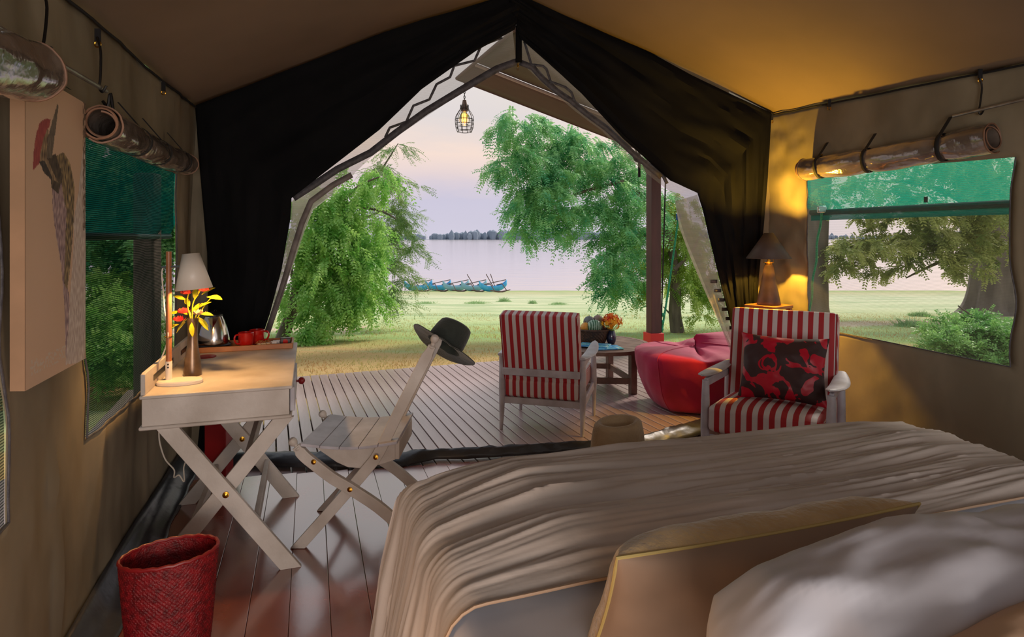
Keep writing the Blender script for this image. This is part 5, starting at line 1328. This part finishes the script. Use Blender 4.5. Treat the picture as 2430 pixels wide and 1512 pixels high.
YL = 13.8
t1 = tree('tree', G(668, YL), 'leaning tree with bright drooping leaves left of the deck')
obj('trunk', limb([G(668, YL, -.05), P(690, 748, YL), P(702, 700, YL), P(708, 650, YL), P(738, 590, YL), P(762, 540, YL), P(800, 480, YL)], .15, .05), M['bark'], t1)
for i, pts in enumerate([[(702, 700), (690, 620), (700, 560)], [(708, 650), (760, 620), (830, 640)], [(738, 590), (800, 540), (880, 560)], [(762, 540), (840, 450), (900, 420)], [(800, 480), (900, 500), (940, 520)], [(762, 540), (740, 470), (760, 420)]]):
    obj('branch', limb([P(x, y, YL+.2*(i % 3)) for x, y in pts], .045, .015), M['bark'], t1)
lb1 = [(760, 480, 80, 70, 13.4, .8, 34), (830, 450, 80, 70, 13.8, .9, 38), (740, 560, 60, 60, 13.2, .7, 26), (830, 540, 90, 70, 13.6, .9, 52), (790, 620, 110, 60, 13.3, .9, 58), (720, 640, 50, 50, 13.9, .5, 14),
       (870, 620, 50, 60, 13.8, .7, 30), (850, 690, 60, 40, 13.4, .6, 26), (775, 690, 60, 36, 13.0, .6, 22), (664, 690, 20, 40, 14.0, .4, 6), (745, 745, 24, 44, 12.4, .4, 13), (750, 800, 16, 24, 12.0, .3, 4),
       (860, 715, 30, 20, 12.8, .3, 5), (880, 400, 50, 30, 13.9, .5, 10), (700, 560, 50, 50, 13.4, .7, 12)]
leafcloud('foliage', lb1, M['leaf_l'], t1, dens=.80, per=12, L_=.38, K=6, ll=.11, lw=.044, droop=1.3, spread_=.45, twig=.5, seed=1)
t2 = tree('tree', G(905, 17.0), 'feathery dark leaved tree behind the bright drooping tree on the left')
obj('trunk', limb([G(840, 17, -.1), P(845, 640, 17), P(860, 520, 17), P(880, 440, 17)], .10, .04), M['bark'], t2)
for i, pts in enumerate([[(860, 520), (920, 500), (960, 520)], [(870, 480), (930, 430), (960, 450)], [(880, 440), (920, 380), (945, 340)], [(850, 600), (930, 590), (980, 600)], [(848, 640), (920, 640), (950, 660)]]):
    obj('branch', limb([P(x, y, 16.6+.2*i) for x, y in pts], .035, .010), M['bark'], t2)
lb2 = [(900, 400, 50, 24, 16.5, .6, 10), (940, 425, 36, 18, 16.6, .5, 9), (940, 352, 14, 18, 16.7, .3, 4), (920, 480, 50, 26, 16.4, .6, 13), (955, 510, 30, 22, 16.5, .5, 9), (950, 560, 45, 22, 16.4, .5, 14), (975, 585, 24, 14, 16.4, .3, 5), (930, 620, 50, 26, 16.3, .6, 14), (960, 660, 24, 18, 16.3, .4, 5), (900, 690, 55, 24, 16.0, .6, 14), (930, 705, 26, 12, 16.0, .4, 4), (900, 540, 50, 60, 16.6, .6, 14)]
leafcloud('foliage', lb2, M['leaf_f'], t2, per=13, L_=.42, K=10, ll=.090, lw=.020, droop=.5, spread_=.5, twig=.5, seed=2, flat=.3)

YR = 15.2
t3 = tree('tree', G(1607, YR), 'spreading tree with teal green leaves and a forked trunk right of the deck')
obj('trunk', limb([G(1609, YR, -.08), G(1606, YR, .10), P(1601, 740, YR), P(1603, 690, YR), P(1600, 640, YR), P(1590, 570, YR), P(1560, 490, YR)], .19, .08), M['bark'], t3)
for i, pts in enumerate([[(1600, 755), (1585, 740), (1574, 728)], [(1560, 490), (1480, 430), (1390, 390), (1300, 370)], [(1560, 490), (1540, 420), (1500, 340)], [(1480, 430), (1400, 450), (1320, 480), (1270, 520)], [(1390, 390), (1300, 320), (1220, 290)], [(1590, 570), (1520, 560), (1460, 600)], [(1600, 640), (1640, 600), (1660, 560)], [(1460, 600), (1440, 650), (1450, 690)], [(1300, 370), (1230, 380), (1180, 385)]]):
    obj('branch', limb([P(x, y, YR-.25*(i % 4)) for x, y in pts], .05 if i else .03, .012), M['bark'], t3)
lb3 = [(1205, 275, 40, 24, 13.6, .5, 14), (1190, 390, 28, 16, 13.6, .4, 8), (1215, 320, 30, 30, 13.8, .5, 8), (1270, 300, 50, 36, 14.2, .8, 22), (1340, 320, 70, 44, 14.6, .9, 40), (1200, 375, 36, 20, 14.0, .5, 9), (1250, 360, 50, 36, 14.0, .8, 24), (1290, 420, 80, 44, 14.0, .9, 46), (1370, 400, 80, 50, 14.4, .9, 52),
       (1250, 470, 50, 44, 13.8, .7, 30), (1300, 500, 60, 36, 13.9, .7, 28), (1235, 530, 26, 24, 13.8, .5, 9), (1310, 545, 18, 18, 13.8, .3, 5), (1380, 500, 60, 30, 14.2, .7, 20), (1440, 380, 70, 60, 14.8, .9, 50), (1460, 470, 80, 50, 14.6, .9, 52),
       (1510, 400, 50, 60, 15.2, .8, 24), (1470, 550, 60, 40, 14.2, .7, 32), (1440, 620, 46, 40, 14.0, .7, 22), (1490, 640, 46, 44, 14.3, .7, 24), (1460, 690, 44, 18, 14.0, .5, 9), (1520, 560, 40, 60, 14.8, .8, 20), (1540, 480, 50, 50, 15, .8, 20), (1380, 545, 20, 12, 14, .3, 3)]
leafcloud('foliage', lb3, M['leaf_r'], t3, per=12, L_=.40, K=9, ll=.105, lw=.030, droop=.6, spread_=.5, twig=.42, seed=3, curl=.35, dens=.62)
lb4 = [(1590, 560, 50, 60, 15.6, .8, 30), (1600, 640, 60, 40, 15.5, .8, 26), (1650, 640, 30, 50, 15.3, .7, 20), (1640, 560, 50, 60, 15.6, .8, 24), (1660, 690, 30, 24, 15.0, .5, 8), (1590, 480, 50, 40, 15.4, .6, 18), (1530, 670, 30, 24, 15.4, .5, 8), (1670, 740, 12, 16, 14.8, .2, 2), (1510, 610, 50, 50, 15.6, .6, 18), (1700, 640, 50, 60, 15.9, .8, 14)]
leafcloud('outer_foliage', lb4, M['leaf_g'], t3, per=14, L_=.32, K=8, ll=.085, lw=.030, droop=.9, spread_=.55, twig=.4, seed=4)

# big tree seen through the right window
t5 = tree('tree', G(2352, 22.5), 'huge old tree with a broad fluted trunk seen through the right window')
tp = smooth_path([G(2352, 22.5, -.2), P(2352, 720, 22.5), P(2356, 640, 22.5), P(2352, 560, 22.5), P(2330, 480, 22.5), P(2300, 380, 22.5)], 8)
k_ = len(tp); tm = MB(); vs_ = []; sg_ = 28
for i, p in enumerate(tp):
    u = i/(k_-1); r = .56+.95*math.exp(-u*7)+.15*math.exp(-((u-.7)/.3)**2)
    for k in range(sg_):
        an = 2*math.pi*k/sg_; fr = r*(1+.16*math.sin(an*5+1)*math.exp(-u*2)+.08*math.sin(an*9)*math.exp(-u*2)); vs_.append(p+Vector((fr*math.cos(an), fr*math.sin(an), 0)))
tm.add(vs_, [(i*sg_+k, i*sg_+(k+1) % sg_, (i+1)*sg_+(k+1) % sg_, (i+1)*sg_+k) for i in range(k_-1) for k in range(sg_)]); obj('trunk', tm, M['bark_g'], t5)
for i, pts in enumerate([[(2340, 560), (2240, 560), (2130, 575), (2040, 590), (1990, 610)], [(2335, 530), (2230, 505), (2120, 520), (2040, 560)], [(2340, 590), (2260, 610), (2190, 640), (2150, 660)], [(2330, 500), (2200, 440), (2050, 430)], [(2130, 575), (2080, 610), (2020, 650)], [(2320, 440), (2200, 380), (2100, 340)], [(2240, 560), (2200, 520), (2120, 470)]]):
    obj('branch', limb([P(x, y, 21.8-.5*(i % 3)) for x, y in pts], .15 if i in (0, 1, 3) else .09, .02), M['bark'], t5)
lb5 = [(2330, 550, 70, 50, 20.6, 1.4, 36), (2250, 568, 70, 40, 20, 1.4, 36), (2180, 550, 70, 40, 20, 1.3, 34), (2100, 568, 60, 40, 20, 1.2, 26), (2040, 578, 60, 34, 20, 1.2, 24), (1995, 618, 36, 28, 20, .9, 11), (2060, 628, 44, 20, 20, .8, 8), (2150, 618, 40, 24, 20, .8, 11),
       (2280, 628, 50, 24, 20, .9, 11), (2200, 500, 110, 30, 20.4, 1.4, 34), (2360, 490, 60, 50, 20, 1.4, 26), (2080, 510, 60, 26, 20.4, 1.2, 14), (2230, 608, 50, 20, 20, .8, 8), (2390, 578, 30, 60, 20, 1.0, 14), (2010, 568, 30, 30, 20, .8, 9)]
leafcloud('foliage', lb5, M['leaf_w'], t5, per=13, L_=.42, K=7, ll=.15, lw=.055, droop=.5, spread_=.6, twig=.5, seed=5, dens=.6)
lb6 = [(2330, 400, 90, 60, 19, 1.6, 44), (2200, 400, 100, 60, 19, 1.6, 34), (2060, 420, 90, 50, 19, 1.4, 20), (1960, 440, 50, 40, 19, 1.2, 6), (2150, 460, 120, 30, 19, 1.4, 18), (2380, 460, 60, 40, 19, 1.4, 20), (2300, 300, 120, 60, 18, 1.4, 30), (2130, 340, 120, 40, 18, 1.4, 18)]
leafcloud('upper_foliage', lb6, M['leaf_w'], t5, per=12, L_=.5, K=7, ll=.16, lw=.055, droop=.6, spread_=.7, twig=.6, seed=6, dens=.55)
t6 = tree('tree', G(1936, 21), 'smooth grey trunk at the left edge of the right window, behind the green rope')
tp = smooth_path([G(1936, 21, -.2), P(1936, 735, 21), P(1936, 700, 21), P(1935, 600, 21), P(1938, 500, 21), P(1945, 400, 21), P(1950, 250, 21)], 6)
obj('trunk', MB().tube(tp, [.40+.55*math.exp(-i*.5) for i in range(len(tp))], 20), M['bark_g'], t6)
leafcloud('foliage', [(1940, 270, 90, 60, 21, 1.3, 14), (1900, 330, 60, 60, 21, 1.3, 8)], M['leaf_w'], t6, per=26, L_=.5, K=7, ll=.14, lw=.045, droop=.8, spread_=.6, twig=.7, seed=7)
b1c = G(2330, 9.6)
bu = T('bush', tuple(b1c), 'leafy green bush below the huge trunk outside the right window', 'bush')
obj('stems', limb([b1c, b1c+Vector((.1, 0, .5)), b1c+Vector((-.3, .1, .9))], .03, .01), M['bark'], bu)
leafcloud('foliage', [(2330, 800, 90, 34, 9.6, .5, 66), (2260, 820, 60, 34, 9.5, .5, 34), (2390, 800, 60, 50, 9.5, .5, 30), (2330, 860, 110, 30, 9.4, .5, 40), (2240, 790, 34, 18, 9.6, .3, 7), (2290, 765, 50, 12, 9.7, .3, 8)], M['leaf_b'], bu, per=24, L_=.18, K=5, ll=.05, lw=.028, droop=-.3, spread_=.8, twig=.2, seed=8)

# shrubs and trees outside the left windows
t7 = tree('tree', Vector((-6.6, 10.5, gz(0, 10.5))), 'dark leafy tree outside the left window, behind its netting')
obj('trunk', limb([(-6.6, 10.5, -.6), (-6.5, 10.5, 1.2), (-6.2, 10.4, 2.6)], .2, .1), M['bark'], t7)
def leaf3d(name, blobs, m, parent, **kw):
    bl_ = []
    for (X, Y, Z, r, n) in blobs: bl_.append((CX+X/Y*F, CY+(H-Z)/Y*F, r/Y*F, r/Y*F*.8, Y, r, n))
    return leafcloud(name, bl_, m, parent, **kw)
leaf3d('foliage', [(-6.2, 10.5, 2.4, 1.5, 110), (-7.6, 10.5, 2.0, 1.4, 80), (-5.6, 9.6, 1.7, 1.0, 50), (-6.8, 9.2, 1.6, 1.0, 50), (-6.6, 10.4, 3.8, 1.6, 60), (-5.0, 9.4, 2.4, .8, 30)], M['leaf_r'], t7, per=16, L_=.36, K=6, ll=.10, lw=.045, droop=.7, spread_=.6, twig=.5, seed=9)
bs1 = T('bush', (-5.0, 7.6, -.42), 'bright green shrub low behind the netting of the left window', 'bush')
obj('stems', limb([(-5.0, 7.6, -.45), (-4.9, 7.6, .1), (-5.1, 7.5, .5)], .03, .01), M['bark'], bs1)
leaf3d('foliage', [(-5.0, 7.6, .15, .7, 50), (-5.6, 8.2, .4, .7, 40), (-4.5, 7.2, -.05, .4, 24)], M['leaf_l'], bs1, per=24, L_=.2, K=5, ll=.07, lw=.035, droop=-.2, spread_=.8, twig=.25, seed=10)

# small weeds and tufts in the meadow
def tuft(x, Y, w_, h_, label, seed):
    c = G(x, Y); o = T('weed', tuple(c), label, 'plant', 'weeds in the meadow'); r_ = np.random.default_rng(seed); n = 700
    b = np.stack([r_.normal(0, w_/2.4, n), r_.normal(0, w_/3, n), np.zeros(n)], 1); up = np.stack([r_.normal(0, .7, n), r_.normal(0, .7, n), np.ones(n)], 1)*(h_*r_.uniform(.4, 1, n))[:, None]*np.exp(-(b[:, :1]/(w_*.7))**2)*r_.uniform(.2, 1, (n, 1))
    s_ = r_.normal(size=(n, 3))*.009; s_[:, 2] = 0
    v_ = np.stack([b-s_, b+s_, b+up+s_*.2, b+up-s_*.2], 1).reshape(-1, 3); q = numpy_mesh('blades', v_, np.arange(len(v_)).reshape(-1, 4), M['tuft'], o); q['kind'] = 'stuff'
for i, (x, Y, w_, h_) in enumerate([(1130, 33, 1.0, .22), (1196, 36, .5, .34), (1325, 32, .7, .16), (1264, 33, .3, .28), (1010, 33, .9, .16), (900, 33, .8, .18), (2160, 17, .5, .34), (2185, 22, .5, .25)]):
    tuft(x, Y, w_, h_, ['low green weed in the meadow, left of the striped armchair top', 'upright small weed just left of the striped armchair in the meadow', 'flat green tuft in the meadow above the striped armchair', 'thin tiny weed straight above the striped armchair', 'flat green tuft in the meadow left of the canoes', 'low tuft in the meadow below the feathery tree', 'rounded green weed in the meadow seen through the right window', 'dark low weed farther out, seen through the right window'][i], 50+i)
# short grass near the deck
n = 52000; r_ = np.random.default_rng(3)
Yg = 6.6+17*r_.random(n)**1.7; xg = (r_.random(n)*2-1); Xg = xg*(Yg*.95)
zg = -.42-.07*np.maximum(0, Yg-8)
keep = ~((Yg < 9.3+.39*Xg-.6) & (Xg < 3.0) & (Xg > -3.6)); Xg, Yg, zg = Xg[keep], Yg[keep], zg[keep]; n = len(Xg)
b = np.stack([Xg, Yg, zg-.01], 1); h_ = r_.uniform(.02, .065, n); up = np.stack([r_.normal(0, .5, n), r_.normal(0, .3, n), np.ones(n)], 1)*h_[:, None]
a_ = r_.random(n)*np.pi; s_ = np.stack([np.cos(a_), np.sin(a_), np.zeros(n)], 1)*.008
v_ = np.stack([b-s_, b+s_, b+up+s_*.2, b+up-s_*.2], 1).reshape(-1, 3)
go = numpy_mesh('grass', v_, np.arange(len(v_)).reshape(-1, 4), M['grass_blade']); tag(go, 'short dry grass growing beyond the deck', 'grass', kind='stuff')
